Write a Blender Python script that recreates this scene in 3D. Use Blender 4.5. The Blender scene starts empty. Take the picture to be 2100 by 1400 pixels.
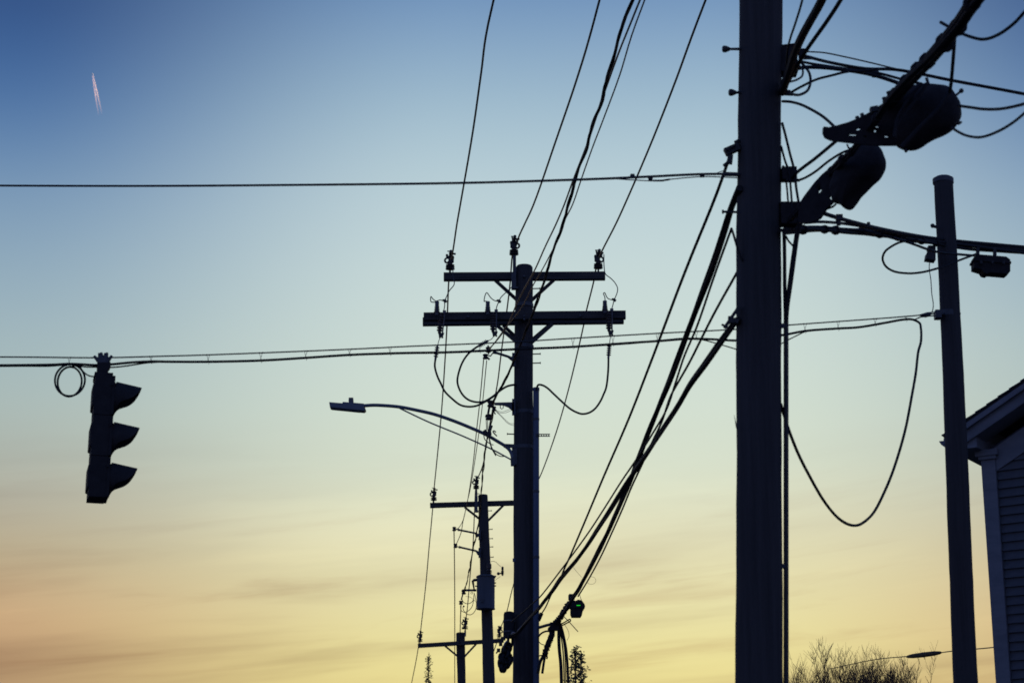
import bpy, math, random
from mathutils import Vector, Matrix
rad = math.radians
SC = bpy.context.scene
COL = SC.collection
random.seed(7)

# ------------------------------------------------------------------ camera
F = 4100.0                      # focal length in pixels of the 2100 px wide photograph
TH = rad(16.3)                  # camera looks up by this angle
EYE = Vector((0, 0, 1.6))
cam = bpy.data.cameras.new('camera')
cam.sensor_width = 36.0
cam.lens = F / 2100 * 36
cam.clip_start = 0.1
cam.clip_end = 90000
cam.dof.use_dof = True
cam.dof.focus_distance = 31.0
cam.dof.aperture_fstop = 4.0
camo = bpy.data.objects.new('camera', cam)
camo.location = EYE
camo.rotation_euler = (rad(90) + TH, 0, 0)
COL.objects.link(camo)
SC.camera = camo

def lin(c):
    c = c / 255.0
    return c / 12.92 if c <= 0.04045 else ((c + 0.055) / 1.055) ** 2.4
def srgb(r, g, b):
    return (lin(r), lin(g), lin(b), 1)

# ------------------------------------------------------------------ sky
SUN_AZ, SUN_EL = 18.0, -1.5      # degrees; the sun has just set behind the houses
world = bpy.data.worlds.new('World')
SC.world = world
world.use_nodes = True
nt = world.node_tree
nt.nodes.clear()
def N(kind, **kw):
    n = nt.nodes.new(kind)
    for k, v in kw.items():
        setattr(n, k, v)
    return n
def L(a, b):
    nt.links.new(a, b)
def math_n(op, a, b=None, c=None, clamp=False):
    n = N('ShaderNodeMath', operation=op)
    n.use_clamp = clamp
    for i, x in enumerate((a, b, c)):
        if x is None:
            continue
        if isinstance(x, (int, float)):
            n.inputs[i].default_value = x
        else:
            L(x, n.inputs[i])
    return n.outputs[0]
def ramp_n(fac, stops, interp='EASE'):
    n = N('ShaderNodeValToRGB')
    cr = n.color_ramp
    cr.interpolation = interp
    while len(cr.elements) < len(stops):
        cr.elements.new(0.5)
    for el, (p, c) in zip(cr.elements, stops):
        el.position = p
        el.color = c
    L(fac, n.inputs[0])
    return n.outputs[0]
def mix_n(fac, a, b, blend='MIX'):
    n = N('ShaderNodeMix', data_type='RGBA', blend_type=blend)
    n.clamp_factor = True
    if isinstance(fac, (int, float)):
        n.inputs[0].default_value = fac
    else:
        L(fac, n.inputs[0])
    for i, x in ((6, a), (7, b)):
        if isinstance(x, tuple):
            n.inputs[i].default_value = x
        else:
            L(x, n.inputs[i])
    return n.outputs[2]
def smooth_n(v, lo, hi):
    n = N('ShaderNodeMapRange', interpolation_type='SMOOTHSTEP')
    L(v, n.inputs[0])
    n.inputs[1].default_value = lo
    n.inputs[2].default_value = hi
    n.inputs[3].default_value = 0
    n.inputs[4].default_value = 1
    return n.outputs[0]

tc = N('ShaderNodeTexCoord')
sep = N('ShaderNodeSeparateXYZ')
L(tc.outputs['Generated'], sep.inputs[0])
elev = math_n('MULTIPLY', math_n('ARCSINE', sep.outputs[2]), 180 / math.pi)
azim = math_n('MULTIPLY', math_n('ARCTAN2', sep.outputs[0], sep.outputs[1]), 180 / math.pi)
e01 = math_n('DIVIDE', elev, 50.0, clamp=True)
# towards the afterglow
glow_prof = ramp_n(e01, [
    (0.00, srgb(212, 174, 100)), (0.10, srgb(224, 206, 128)), (0.145, srgb(228, 217, 146)),
    (0.18, srgb(223, 216, 164)), (0.215, srgb(220, 215, 178)), (0.255, srgb(208, 218, 198)),
    (0.31, srgb(203, 217, 207)), (0.37, srgb(193, 211, 211)), (0.42, srgb(179, 201, 209)),
    (0.46, srgb(155, 183, 200)), (0.50, srgb(126, 158, 190)), (0.54, srgb(92, 130, 176)), (0.62, srgb(68, 102, 160)),
    (0.80, srgb(46, 76, 132)), (1.00, srgb(38, 64, 116))], 'B_SPLINE')
# to the sides of the afterglow
side_prof = ramp_n(e01, [
    (0.00, srgb(128, 104, 82)), (0.10, srgb(150, 123, 92)), (0.15, srgb(188, 149, 110)), (0.175, srgb(196, 164, 124)),
    (0.20, srgb(179, 164, 132)), (0.225, srgb(172, 166, 148)), (0.255, srgb(168, 176, 166)), (0.29, srgb(164, 182, 180)),
    (0.34, srgb(148, 172, 184)), (0.40, srgb(114, 146, 178)), (0.45, srgb(64, 106, 158)),
    (0.50, srgb(36, 74, 130)), (0.56, srgb(26, 58, 108)), (0.70, srgb(32, 58, 106)), (1.00, srgb(36, 62, 112))], 'B_SPLINE')
# behind the camera
back_prof = ramp_n(e01, [
    (0.00, srgb(140, 136, 160)), (0.15, srgb(122, 132, 176)), (0.35, srgb(96, 122, 188)),
    (0.65, srgb(64, 96, 166)), (1.00, srgb(46, 76, 136))], 'B_SPLINE')
away = math_n('ABSOLUTE', math_n('SUBTRACT', azim, 2.0))
sky = mix_n(smooth_n(away, 3.5, 17.5), glow_prof, side_prof)
sky = mix_n(smooth_n(away, 20.0, 80.0), sky, back_prof)
# thin streaks of cloud low in the sky
comb = N('ShaderNodeCombineXYZ')
L(math_n('MULTIPLY', azim, 0.045), comb.inputs[0])
L(math_n('MULTIPLY', math_n('SUBTRACT', elev, math_n('MULTIPLY', azim, 0.10)), 0.48), comb.inputs[1])
nz = N('ShaderNodeTexNoise', noise_dimensions='3D')
nz.inputs['Scale'].default_value = 1.0
nz.inputs['Detail'].default_value = 5.0
nz.inputs['Roughness'].default_value = 0.55
nz.inputs['Distortion'].default_value = 0.35
L(comb.outputs[0], nz.inputs['Vector'])
low = math_n('SUBTRACT', 1.0, smooth_n(elev, 8.0, 14.5))
streak = math_n('MULTIPLY', smooth_n(nz.outputs[0], 0.47, 0.70), low)
sky = mix_n(streak, sky, mix_n(1.0, sky, (0.72, 0.67, 0.68, 1), 'MULTIPLY'))
lite = math_n('MULTIPLY', math_n('SUBTRACT', 1.0, smooth_n(nz.outputs[0], 0.28, 0.46)), math_n('SUBTRACT', 1.0, smooth_n(elev, 10.0, 15.0)))
sky = mix_n(lite, sky, mix_n(1.0, sky, (1.10, 1.10, 1.08, 1), 'MULTIPLY'))
comb2 = N('ShaderNodeCombineXYZ')
L(math_n('MULTIPLY', azim, 0.11), comb2.inputs[0])
L(math_n('MULTIPLY', math_n('SUBTRACT', elev, math_n('MULTIPLY', azim, 0.11)), 1.25), comb2.inputs[1])
comb2.inputs[2].default_value = 4.3
nz2 = N('ShaderNodeTexNoise', noise_dimensions='3D')
nz2.inputs['Scale'].default_value = 1.0
nz2.inputs['Detail'].default_value = 8.0
nz2.inputs['Roughness'].default_value = 0.6
nz2.inputs['Distortion'].default_value = 0.5
L(comb2.outputs[0], nz2.inputs['Vector'])
fine = math_n('MULTIPLY', smooth_n(nz2.outputs[0], 0.5, 0.75), math_n('SUBTRACT', 1.0, smooth_n(elev, 8.5, 14.0)))
sky = mix_n(fine, sky, mix_n(1.0, sky, (0.84, 0.78, 0.77, 1), 'MULTIPLY'))
nish = N('ShaderNodeTexSky', sky_type='NISHITA')
nish.sun_disc = False
nish.sun_elevation = rad(SUN_EL)
nish.sun_rotation = rad(SUN_AZ)
nish.altitude = 50
nishs = mix_n(1.0, nish.outputs[0], (0.08, 0.08, 0.08, 1), 'MULTIPLY')
total = mix_n(1.0, sky, nishs, 'ADD')
bg = N('ShaderNodeBackground')
bg.inputs[1].default_value = 1.0
L(total, bg.inputs[0])
wo = N('ShaderNodeOutputWorld')
L(bg.outputs[0], wo.inputs[0])

# ------------------------------------------------------------------ sun (just under the horizon)
sun = bpy.data.lights.new('sun', 'SUN')
sun.energy = 2.0
sun.angle = rad(0.5)
sun.color = (1.0, 0.80, 0.58)
suno = bpy.data.objects.new('sun', sun)
sd = Vector((math.sin(rad(SUN_AZ)) * math.cos(rad(SUN_EL)), math.cos(rad(SUN_AZ)) * math.cos(rad(SUN_EL)), math.sin(rad(SUN_EL))))
suno.rotation_euler = sd.to_track_quat('Z', 'Y').to_euler()
suno.location = (0, 40, 30)
COL.objects.link(suno)

SC.cycles.filter_width = 1.7
vs = SC.view_settings
vs.view_transform = 'Standard'
vs.look = 'None'
vs.gamma = 1.0
vs.exposure = 0.0
vs.use_curve_mapping = False

# ------------------------------------------------------------------ materials
def material(name, col, rough=0.6, metal=0.0, col2=None, scale=(8, 8, 8), bump=0.0, detail=6, emit=None, spec=0.5):
    m = bpy.data.materials.new(name)
    m.use_nodes = True
    t = m.node_tree
    b = t.nodes['Principled BSDF']
    b.inputs['Roughness'].default_value = rough
    b.inputs['Metallic'].default_value = metal
    b.inputs['Specular IOR Level'].default_value = spec
    b.inputs['Base Color'].default_value = (*col, 1)
    if col2 is not None:
        tc = t.nodes.new('ShaderNodeTexCoord')
        mp = t.nodes.new('ShaderNodeMapping')
        mp.inputs['Scale'].default_value = scale
        nz = t.nodes.new('ShaderNodeTexNoise')
        nz.inputs['Scale'].default_value = 1.0
        nz.inputs['Detail'].default_value = detail
        nz.inputs['Roughness'].default_value = 0.65
        cr = t.nodes.new('ShaderNodeValToRGB')
        cr.color_ramp.elements[0].position = 0.32
        cr.color_ramp.elements[1].position = 0.68
        cr.color_ramp.elements[0].color = (*col, 1)
        cr.color_ramp.elements[1].color = (*col2, 1)
        t.links.new(tc.outputs['Object'], mp.inputs[0])
        t.links.new(mp.outputs[0], nz.inputs['Vector'])
        t.links.new(nz.outputs[0], cr.inputs[0])
        t.links.new(cr.outputs[0], b.inputs['Base Color'])
        if bump:
            bp = t.nodes.new('ShaderNodeBump')
            bp.inputs['Strength'].default_value = bump
            bp.inputs['Distance'].default_value = 0.01
            t.links.new(nz.outputs[0], bp.inputs['Height'])
            t.links.new(bp.outputs[0], b.inputs['Normal'])
    if emit:
        b.inputs['Emission Color'].default_value = (*emit[0], 1)
        b.inputs['Emission Strength'].default_value = emit[1]
    return m

M = {}
M['pole'] = material('creosoted_timber', (0.042, 0.040, 0.041), 0.9, 0, (0.066, 0.062, 0.063), (22, 22, 0.8), 0.4, spec=0.25)
M['arm'] = material('weathered_arm_timber', (0.036, 0.034, 0.034), 0.88, 0, (0.078, 0.073, 0.072), (1.2, 30, 30), 0.5, spec=0.25)
M['cable'] = material('black_polyethylene', (0.022, 0.022, 0.024), 0.65, 0, (0.032, 0.032, 0.034), (30, 30, 30), 0.0, spec=0.12)
M['wire'] = material('weathered_conductor', (0.035, 0.033, 0.034), 0.5, 0.2, (0.06, 0.056, 0.057), (9, 9, 9), 0.0, spec=0.3)
M['alum'] = material('bare_aluminium', (0.42, 0.41, 0.40), 0.38, 0.9, (0.30, 0.29, 0.29), (20, 20, 20), 0.0)
M['strand'] = material('dull_bare_strand', (0.13, 0.12, 0.12), 0.45, 0.5, (0.08, 0.075, 0.075), (20, 20, 20), 0.0, spec=0.4)
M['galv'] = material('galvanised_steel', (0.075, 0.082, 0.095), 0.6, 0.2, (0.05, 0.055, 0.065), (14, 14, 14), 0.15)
M['iron'] = material('dark_ironwork', (0.03, 0.03, 0.031), 0.65, 0.1, (0.05, 0.048, 0.046), (25, 25, 25), 0.2)
M['porc'] = material('brown_porcelain', (0.04, 0.03, 0.03), 0.45, 0, (0.055, 0.042, 0.04), (20, 20, 20), 0.0, spec=0.3)
M['poly'] = material('grey_polymer', (0.09, 0.09, 0.10), 0.55, 0, (0.12, 0.12, 0.13), (20, 20, 20), 0.0)
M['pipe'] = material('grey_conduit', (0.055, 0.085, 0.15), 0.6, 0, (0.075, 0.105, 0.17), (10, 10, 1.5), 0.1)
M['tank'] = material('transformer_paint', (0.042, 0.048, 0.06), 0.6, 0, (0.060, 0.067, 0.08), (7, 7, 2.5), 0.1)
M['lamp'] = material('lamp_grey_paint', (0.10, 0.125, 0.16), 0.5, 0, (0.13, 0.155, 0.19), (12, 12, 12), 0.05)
M['signal'] = material('signal_housing_paint', (0.028, 0.026, 0.027), 0.75, 0, (0.040, 0.037, 0.038), (12, 12, 12), 0.05, spec=0.12)
M['case'] = material('black_splice_case', (0.024, 0.022, 0.024), 0.8, 0, (0.040, 0.037, 0.038), (14, 14, 14), 0.25, spec=0.12)
M['trim'] = material('house_trim_paint', (0.12, 0.13, 0.15), 0.65, 0, (0.17, 0.18, 0.20), (3, 3, 9), 0.1)
M['siding'] = material('house_siding_paint', (0.050, 0.055, 0.064), 0.75, 0, (0.078, 0.083, 0.095), (4, 4, 14), 0.15)
M['roof'] = material('asphalt_roofing', (0.035, 0.034, 0.036), 0.9, 0, (0.07, 0.068, 0.07), (9, 9, 9), 0.4)
M['bark'] = material('grey_brown_bark', (0.10, 0.055, 0.026), 0.9, 0, (0.16, 0.092, 0.046), (8, 8, 2), 0.3)
M['leaf'] = material('dark_leaf', (0.035, 0.05, 0.02), 0.6, 0, (0.06, 0.075, 0.03), (6, 6, 6), 0.0)
M['ground'] = material('ground_soil_and_asphalt', (0.045, 0.045, 0.045), 0.95, 0, (0.09, 0.085, 0.07), (0.35, 0.35, 0.35), 0.3)
M['red'] = material('red_lens', (0.16, 0.01, 0.01), 0.2)
M['amber'] = material('amber_lens', (0.20, 0.08, 0.01), 0.2)
M['green'] = material('green_lens', (0.01, 0.10, 0.04), 0.2)
M['led'] = material('green_led', (0.02, 0.3, 0.02), 0.4, emit=((0.02, 0.85, 0.03), 1.0))
M['white'] = material('white_aircraft_paint', (0.8, 0.8, 0.8), 0.35)
# lit vapour: light scatters through it, it thins out along its tail
mv = bpy.data.materials.new('ice_vapour')
mv.use_nodes = True
t = mv.node_tree
t.nodes.clear()
o_ = t.nodes.new('ShaderNodeOutputMaterial')
d_ = t.nodes.new('ShaderNodeBsdfDiffuse'); d_.inputs[0].default_value = (0.80, 0.72, 0.64, 1)
tr_ = t.nodes.new('ShaderNodeBsdfTranslucent'); tr_.inputs[0].default_value = (0.80, 0.72, 0.64, 1)
a_ = t.nodes.new('ShaderNodeAddShader')
tp_ = t.nodes.new('ShaderNodeBsdfTransparent')
mx_ = t.nodes.new('ShaderNodeMixShader')
tc_ = t.nodes.new('ShaderNodeTexCoord'); sp_ = t.nodes.new('ShaderNodeSeparateXYZ')
mr_ = t.nodes.new('ShaderNodeMapRange')
t.links.new(tc_.outputs['Generated'], sp_.inputs[0])
t.links.new(sp_.outputs[1], mr_.inputs[0])
mr_.inputs[1].default_value = 0.35; mr_.inputs[2].default_value = 1.0
mr_.inputs[3].default_value = 0.10; mr_.inputs[4].default_value = 1.0
t.links.new(d_.outputs[0], a_.inputs[0]); t.links.new(tr_.outputs[0], a_.inputs[1])
t.links.new(mr_.outputs[0], mx_.inputs[0])
t.links.new(a_.outputs[0], mx_.inputs[1]); t.links.new(tp_.outputs[0], mx_.inputs[2])
t.links.new(mx_.outputs[0], o_.inputs[0])
M['vapour'] = mv

# ------------------------------------------------------------------ geometry helpers
ST, CT = math.sin(TH), math.cos(TH)
def ray(px, py):
    u, v = (px - 1050) / F, (700 - py) / F
    return Vector((u, CT - v * ST, ST + v * CT))
def P(px, py, Y):
    """The point at ground distance Y that the photograph shows at (px, py)."""
    r = ray(px, py)
    return EYE + r * (Y / r.y)
def mpp(py, Y):
    """Metres per photograph pixel at that point."""
    return (Y / ray(1050, py).y) / F

class MB:
    def __init__(self):
        self.v, self.f = [], []
    def ring(self, c, a, b, r, n):
        i0 = len(self.v)
        for k in range(n):
            q = 2 * math.pi * k / n
            self.v.append(c + a * (r * math.cos(q)) + b * (r * math.sin(q)))
        return i0
    def tube(self, pts, r, n=8, cap=True):
        m = len(pts)
        rs = r if isinstance(r, (list, tuple)) else [r] * m
        tang = []
        for i in range(m):
            d = pts[min(i + 1, m - 1)] - pts[max(i - 1, 0)]
            tang.append(d.normalized() if d.length > 1e-9 else Vector((0, 0, 1)))
        a = tang[0].orthogonal().normalized()
        rings = []
        for i in range(m):
            a = (a - tang[i] * a.dot(tang[i]))
            a = a.normalized() if a.length > 1e-6 else tang[i].orthogonal().normalized()
            rings.append(self.ring(pts[i], a, tang[i].cross(a), rs[i], n))
        for i in range(m - 1):
            p, q = rings[i], rings[i + 1]
            for k in range(n):
                k2 = (k + 1) % n
                self.f.append((p + k, p + k2, q + k2, q + k))
        if cap:
            self.f.append(tuple(rings[0] + k for k in reversed(range(n))))
            self.f.append(tuple(rings[-1] + k for k in range(n)))
        return self
    def lathe(self, base, axis, prof, n=14):
        ax = Vector(axis).normalized()
        a = ax.orthogonal().normalized()
        b = ax.cross(a)
        rings = [self.ring(base + ax * h, a, b, max(r, 1e-4), n) for h, r in prof]
        for p, q in zip(rings, rings[1:]):
            for k in range(n):
                k2 = (k + 1) % n
                self.f.append((p + k, p + k2, q + k2, q + k))
        self.f.append(tuple(rings[0] + k for k in reversed(range(n))))
        self.f.append(tuple(rings[-1] + k for k in range(n)))
        return self
    def hexa(self, c):
        i = len(self.v)
        self.v += c
        for q in ((0, 3, 2, 1), (4, 5, 6, 7), (0, 1, 5, 4), (1, 2, 6, 5), (2, 3, 7, 6), (3, 0, 4, 7)):
            self.f.append(tuple(i + k for k in q))
        return self
    def box(self, c, sx, sy, sz, ux=Vector((1, 0, 0)), uy=Vector((0, 1, 0)), uz=Vector((0, 0, 1)), top=1.0):
        x, y, z = ux * sx / 2, uy * sy / 2, uz * sz / 2
        return self.hexa([c - x * 1 - y - z, c + x - y - z, c + x + y - z, c - x + y - z,
                          c - x * top - y * top + z, c + x * top - y * top + z, c + x * top + y * top + z, c - x * top + y * top + z])
    def bar(self, p0, p1, w, h, up=Vector((0, 0, 1))):
        d = (p1 - p0)
        ux = d.normalized()
        uy = up.cross(ux).normalized()
        uz = ux.cross(uy)
        return self.box((p0 + p1) / 2, d.length, w, h, ux, uy, uz)
    def ball(self, c, r, n=10, sz=1.0):
        prof = []
        for k in range(7):
            q = -math.pi / 2 + math.pi * k / 6
            prof.append((r * sz * math.sin(q), max(r * math.cos(q), r * 0.02)))
        return self.lathe(c, (0, 0, 1), prof, n)
    def torus(self, c, ax, R, r, n=16, m=6):
        ax = Vector(ax).normalized()
        a = ax.orthogonal().normalized(); b = ax.cross(a)
        pts = [c + a * (R * math.cos(2 * math.pi * k / n)) + b * (R * math.sin(2 * math.pi * k / n)) for k in range(n + 1)]
        return self.tube(pts, r, m, False)
    def prism(self, pts, off):
        """Polygon pts (world) swept by the vector off."""
        i, n = len(self.v), len(pts)
        self.v += list(pts) + [p + off for p in pts]
        self.f.append(tuple(i + k for k in range(n)))
        self.f.append(tuple(i + n + k for k in reversed(range(n))))
        for k in range(n):
            k2 = (k + 1) % n
            self.f.append((i + k2, i + k, i + n + k, i + n + k2))
        return self

def root_loc(o):
    p = Vector((0, 0, 0))
    while o is not None:
        p += o.location
        o = o.parent
    return p
def build(mb, name, mat, parent=None, smooth=40, at=None, label=None):
    if parent is not None:
        org = root_loc(parent)
        loc = Vector((0, 0, 0))
    else:
        if at is None:
            xs = [v.x for v in mb.v]; ys = [v.y for v in mb.v]; zs = [v.z for v in mb.v]
            at = Vector(((min(xs) + max(xs)) / 2, (min(ys) + max(ys)) / 2, min(zs)))
        org = loc = at
    me = bpy.data.meshes.new(name)
    me.from_pydata([tuple(v - org) for v in mb.v], [], mb.f)
    me.materials.append(M[mat])
    if smooth:
        me.polygons.foreach_set('use_smooth', [True] * len(me.polygons))
        me.set_sharp_from_angle(angle=rad(smooth))
    me.update()
    o = bpy.data.objects.new(name, me)
    o.location = loc
    COL.objects.link(o)
    if parent is not None:
        o.parent = parent
    if label:
        o['label'] = label
    return o
def tag(o, label, cat, group=None, kind=None):
    o['label'] = label
    o['category'] = cat
    if group:
        o['group'] = group
    if kind:
        o['kind'] = kind
    return o
def thing(name, label, cat, loc, group=None):
    o = bpy.data.objects.new(name, None)
    o.empty_display_size = 0.2
    o.location = loc
    COL.objects.link(o)
    return tag(o, label, cat, group)

def wpts(pix, Ya, Yb):
    """Photo points to world points; 1/Y runs evenly along the line between given distances."""
    d = [0.0]
    for p, q in zip(pix, pix[1:]):
        d.append(d[-1] + math.hypot(q[0] - p[0], q[1] - p[1]))
    anchors = [(0.0, Ya)] + [(d[i], p[2]) for i, p in enumerate(pix) if len(p) > 2 and 0 < i < len(pix) - 1] + [(d[-1], Yb)]
    out = []
    for i, p in enumerate(pix):
        s = d[i]
        for (s0, y0), (s1, y1) in zip(anchors, anchors[1:]):
            if s <= s1 + 1e-9:
                f = (s - s0) / max(s1 - s0, 1e-9)
                out.append(P(p[0], p[1], 1 / ((1 - f) / y0 + f / y1)))
                break
    return out
def spline(pts, k=6):
    out = []
    m = len(pts)
    if m < 3:
        return [pts[0].lerp(pts[-1], i / 8) for i in range(9)]
    for i in range(m - 1):
        p1, p2 = pts[i], pts[i + 1]
        p0 = pts[i - 1] if i else p1 + (p1 - p2)
        p3 = pts[i + 2] if i + 2 < m else p2 + (p2 - p1)
        t0 = 0.0
        t1 = t0 + max((p1 - p0).length, 1e-6) ** 0.5
        t2 = t1 + max((p2 - p1).length, 1e-6) ** 0.5
        t3 = t2 + max((p3 - p2).length, 1e-6) ** 0.5
        for j in range(k):
            t = t1 + (t2 - t1) * j / k
            a1 = p0 * ((t1 - t) / (t1 - t0)) + p1 * ((t - t0) / (t1 - t0))
            a2 = p1 * ((t2 - t) / (t2 - t1)) + p2 * ((t - t1) / (t2 - t1))
            a3 = p2 * ((t3 - t) / (t3 - t2)) + p3 * ((t - t2) / (t3 - t2))
            b1 = a1 * ((t2 - t) / (t2 - t0)) + a2 * ((t - t0) / (t2 - t0))
            b2 = a2 * ((t3 - t) / (t3 - t1)) + a3 * ((t - t1) / (t3 - t1))
            out.append(b1 * ((t2 - t) / (t2 - t1)) + b2 * ((t - t1) / (t2 - t1)))
    out.append(pts[-1])
    return out
def path_len(pts):
    s = [0.0]
    for a, b in zip(pts, pts[1:]):
        s.append(s[-1] + (b - a).length)
    return s
def resample(pts, step):
    s = path_len(pts)
    n = max(2, int(s[-1] / step) + 1)
    out, j = [], 0
    for i in range(n + 1):
        x = s[-1] * i / n
        while j < len(s) - 2 and s[j + 1] < x:
            j += 1
        f = (x - s[j]) / max(s[j + 1] - s[j], 1e-9)
        out.append(pts[j].lerp(pts[j + 1], f))
    return out
def frames(pts):
    out = []
    a = None
    for i, p in enumerate(pts):
        d = (pts[min(i + 1, len(pts) - 1)] - pts[max(i - 1, 0)]).normalized()
        if a is None:
            a = d.orthogonal().normalized()
        a = (a - d * a.dot(d)).normalized()
        out.append((p, a, d.cross(a)))
    return out
def offset_path(pts, R, ang, pitch, wob=0.0, seed=0):
    rnd = random.Random(seed)
    s = path_len(pts)
    ph = rnd.random() * 6
    out = []
    for (p, a, b), x in zip(frames(pts), s):
        q = ang + (2 * math.pi * x / pitch if pitch else 0)
        rr = R * (1 + wob * math.sin(x * 2.1 + ph) + wob * 0.6 * math.sin(x * 5.3 + 2 * ph))
        out.append(p + a * (rr * math.cos(q)) + b * (rr * math.sin(q)))
    return out

def wire(name, label, cat, pix, Ya, Yb, r, mat='wire', group=None, extra=None, n=7, k=6):
    pts = wpts(pix, Ya, Yb)
    if extra:
        pts = pts + extra
    mb = MB().tube(spline(pts, k), r, n)
    o = build(mb, name, mat)
    return tag(o, label, cat, group)
def ptube(name, parent, pix, Ya, Yb, r, mat='wire', n=7, k=6, spl=True):
    pts = wpts(pix, Ya, Yb)
    return build(MB().tube(spline(pts, k) if spl else pts, r, n), name, mat, parent)
def bundle(name, label, cat, pix, Ya, Yb, strands, pitch, extra=None, step=0.12, group=None, part='cable', mat='cable', wob=0.25, lash=None):
    pts = wpts(pix, Ya, Yb)
    if extra:
        pts = pts + extra
    c = resample(spline(pts, 8), step)
    root = thing(name, label, cat, c[0].copy(), group)
    for i, (R, ang, r) in enumerate(strands):
        build(MB().tube(offset_path(c, R, ang, pitch, wob, i + len(pix)), r, 7), part, mat, root)
    if lash:
        c2 = resample(spline(pts, 8), 0.03)
        build(MB().tube(offset_path(c2, lash, 0, 0.35), 0.0025, 4), 'lashing_wire', 'alum', root)
    return root, c

# ------------------------------------------------------------------ ground
mb = MB()
G = 6000.0
n = 24
for i in range(n + 1):
    for j in range(n + 1):
        mb.v.append(Vector((-G + 2 * G * i / n, -G + 2 * G * j / n, 0)))
for i in range(n):
    for j in range(n):
        a = i * (n + 1) + j
        mb.f.append((a, a + n + 1, a + n + 2, a + 1))
g = build(mb, 'ground', 'ground', at=Vector((0, 0, 0)), smooth=0)
g['kind'] = 'structure'

# ------------------------------------------------------------------ distances
Y0, YR, Y1, Y2, Y3, YS = 14.0, 18.0, 29.0, 45.0, 55.0, 17.0

class Pole:
    def __init__(self, name, label, top, wtop, bot, wbot, Y, extend=0.0, group='timber utility poles'):
        self.Y = Y
        a, b = P(top[0], top[1], Y), P(bot[0], bot[1], Y)
        ra, rb = wtop / 2 * mpp(top[1], Y), wbot / 2 * mpp(bot[1], Y)
        k = (a - b) / (a.z - b.z)
        dr = (ra - rb) / (a.z - b.z)
        self.base = b - k * b.z
        self.k, self.dr, self.rb0 = k, dr, rb - dr * b.z
        self.ztop = a.z + extend
        self.root = thing(name, label, 'utility pole', self.base.copy(), group)
        rnd = random.Random(int(top[0]))
        mb = MB()
        ns, nr = 36, 70
        ph = [rnd.random() * 6.28 for _ in range(6)]
        crack = {rnd.randrange(ns): (rnd.random() * 0.8, 0.15 + rnd.random() * 0.3) for _ in range(7)}
        rings = []
        for i in range(nr + 1):
            z = self.ztop * i / nr
            c = self.base + k * z
            c = c + Vector((math.sin(z * 0.9 + ph[0]) * 0.009, math.sin(z * 0.7 + ph[1]) * 0.009, 0))
            r = self.rb0 + dr * z
            i0 = len(mb.v)
            for j in range(ns):
                q = 2 * math.pi * j / ns
                rr = r * (1 + 0.014 * math.sin(3 * q + ph[2] + z * 0.5) + 0.014 * math.sin(z * 2.3 + ph[3] + 2 * q) + 0.009 * math.sin(z * 6.1 + ph[4] + q) + 0.006 * math.sin(z * 13.0 + ph[5] + 3 * q) + rnd.uniform(-0.007, 0.007))
                if j in crack and crack[j][0] < i / nr < crack[j][0] + crack[j][1]:
                    rr *= 0.975
                mb.v.append(c + Vector((rr * math.cos(q), rr * math.sin(q), 0)))
            rings.append(i0)
        for p, q in zip(rings, rings[1:]):
            for j in range(ns):
                j2 = (j + 1) % ns
                mb.f.append((p + j, p + j2, q + j2, q + j))
        # slightly rounded saw-cut top
        c = self.base + k * (self.ztop + 0.02)
        i0 = len(mb.v)
        for j in range(ns):
            q = 2 * math.pi * j / ns
            mb.v.append(c + Vector((math.cos(q), math.sin(q), 0)) * (self.rb0 + dr * self.ztop) * 0.86)
        for j in range(ns):
            j2 = (j + 1) % ns
            mb.f.append((rings[-1] + j, rings[-1] + j2, i0 + j2, i0 + j))
        mb.f.append(tuple(i0 + j for j in range(ns)))
        self.shaft = build(mb, 'pole_shaft', 'pole', self.root, smooth=35)
    def at(self, z):
        return self.base + self.k * z
    def r(self, z):
        return self.rb0 + self.dr * z
    def z_of(self, py):
        return P(1050, py, self.Y).z
    def step(self, py, side, out=0.14):
        z = self.z_of(py)
        c = self.at(z) + Vector((side * self.r(z), 0, 0))
        mb = MB().tube([c - Vector((side * 0.03, 0, 0)), c + Vector((side * out, 0, 0.005))], 0.009, 6)
        mb.tube([c + Vector((side * (out - 0.012), 0, 0.005)), c + Vector((side * out, 0, 0.005))], 0.016, 6)
        build(mb, 'step_bolt', 'iron', self.root)

def crossarm(pole, l, r, Y, hpx, depth=0.11, name='crossarm'):
    a, b = P(l[0], l[1], Y), P(r[0], r[1], Y)
    return build(MB().bar(a, b, depth, hpx * mpp(l[1], Y)), name, 'arm', pole.root, smooth=0)
def brace(pole, a, b, Y, w=0.045, h=0.03, Yb=None, mat='arm'):
    return build(MB().bar(P(*a, Y), P(*b, Yb or Y), h, w), 'brace', mat, pole.root, smooth=0)

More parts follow.
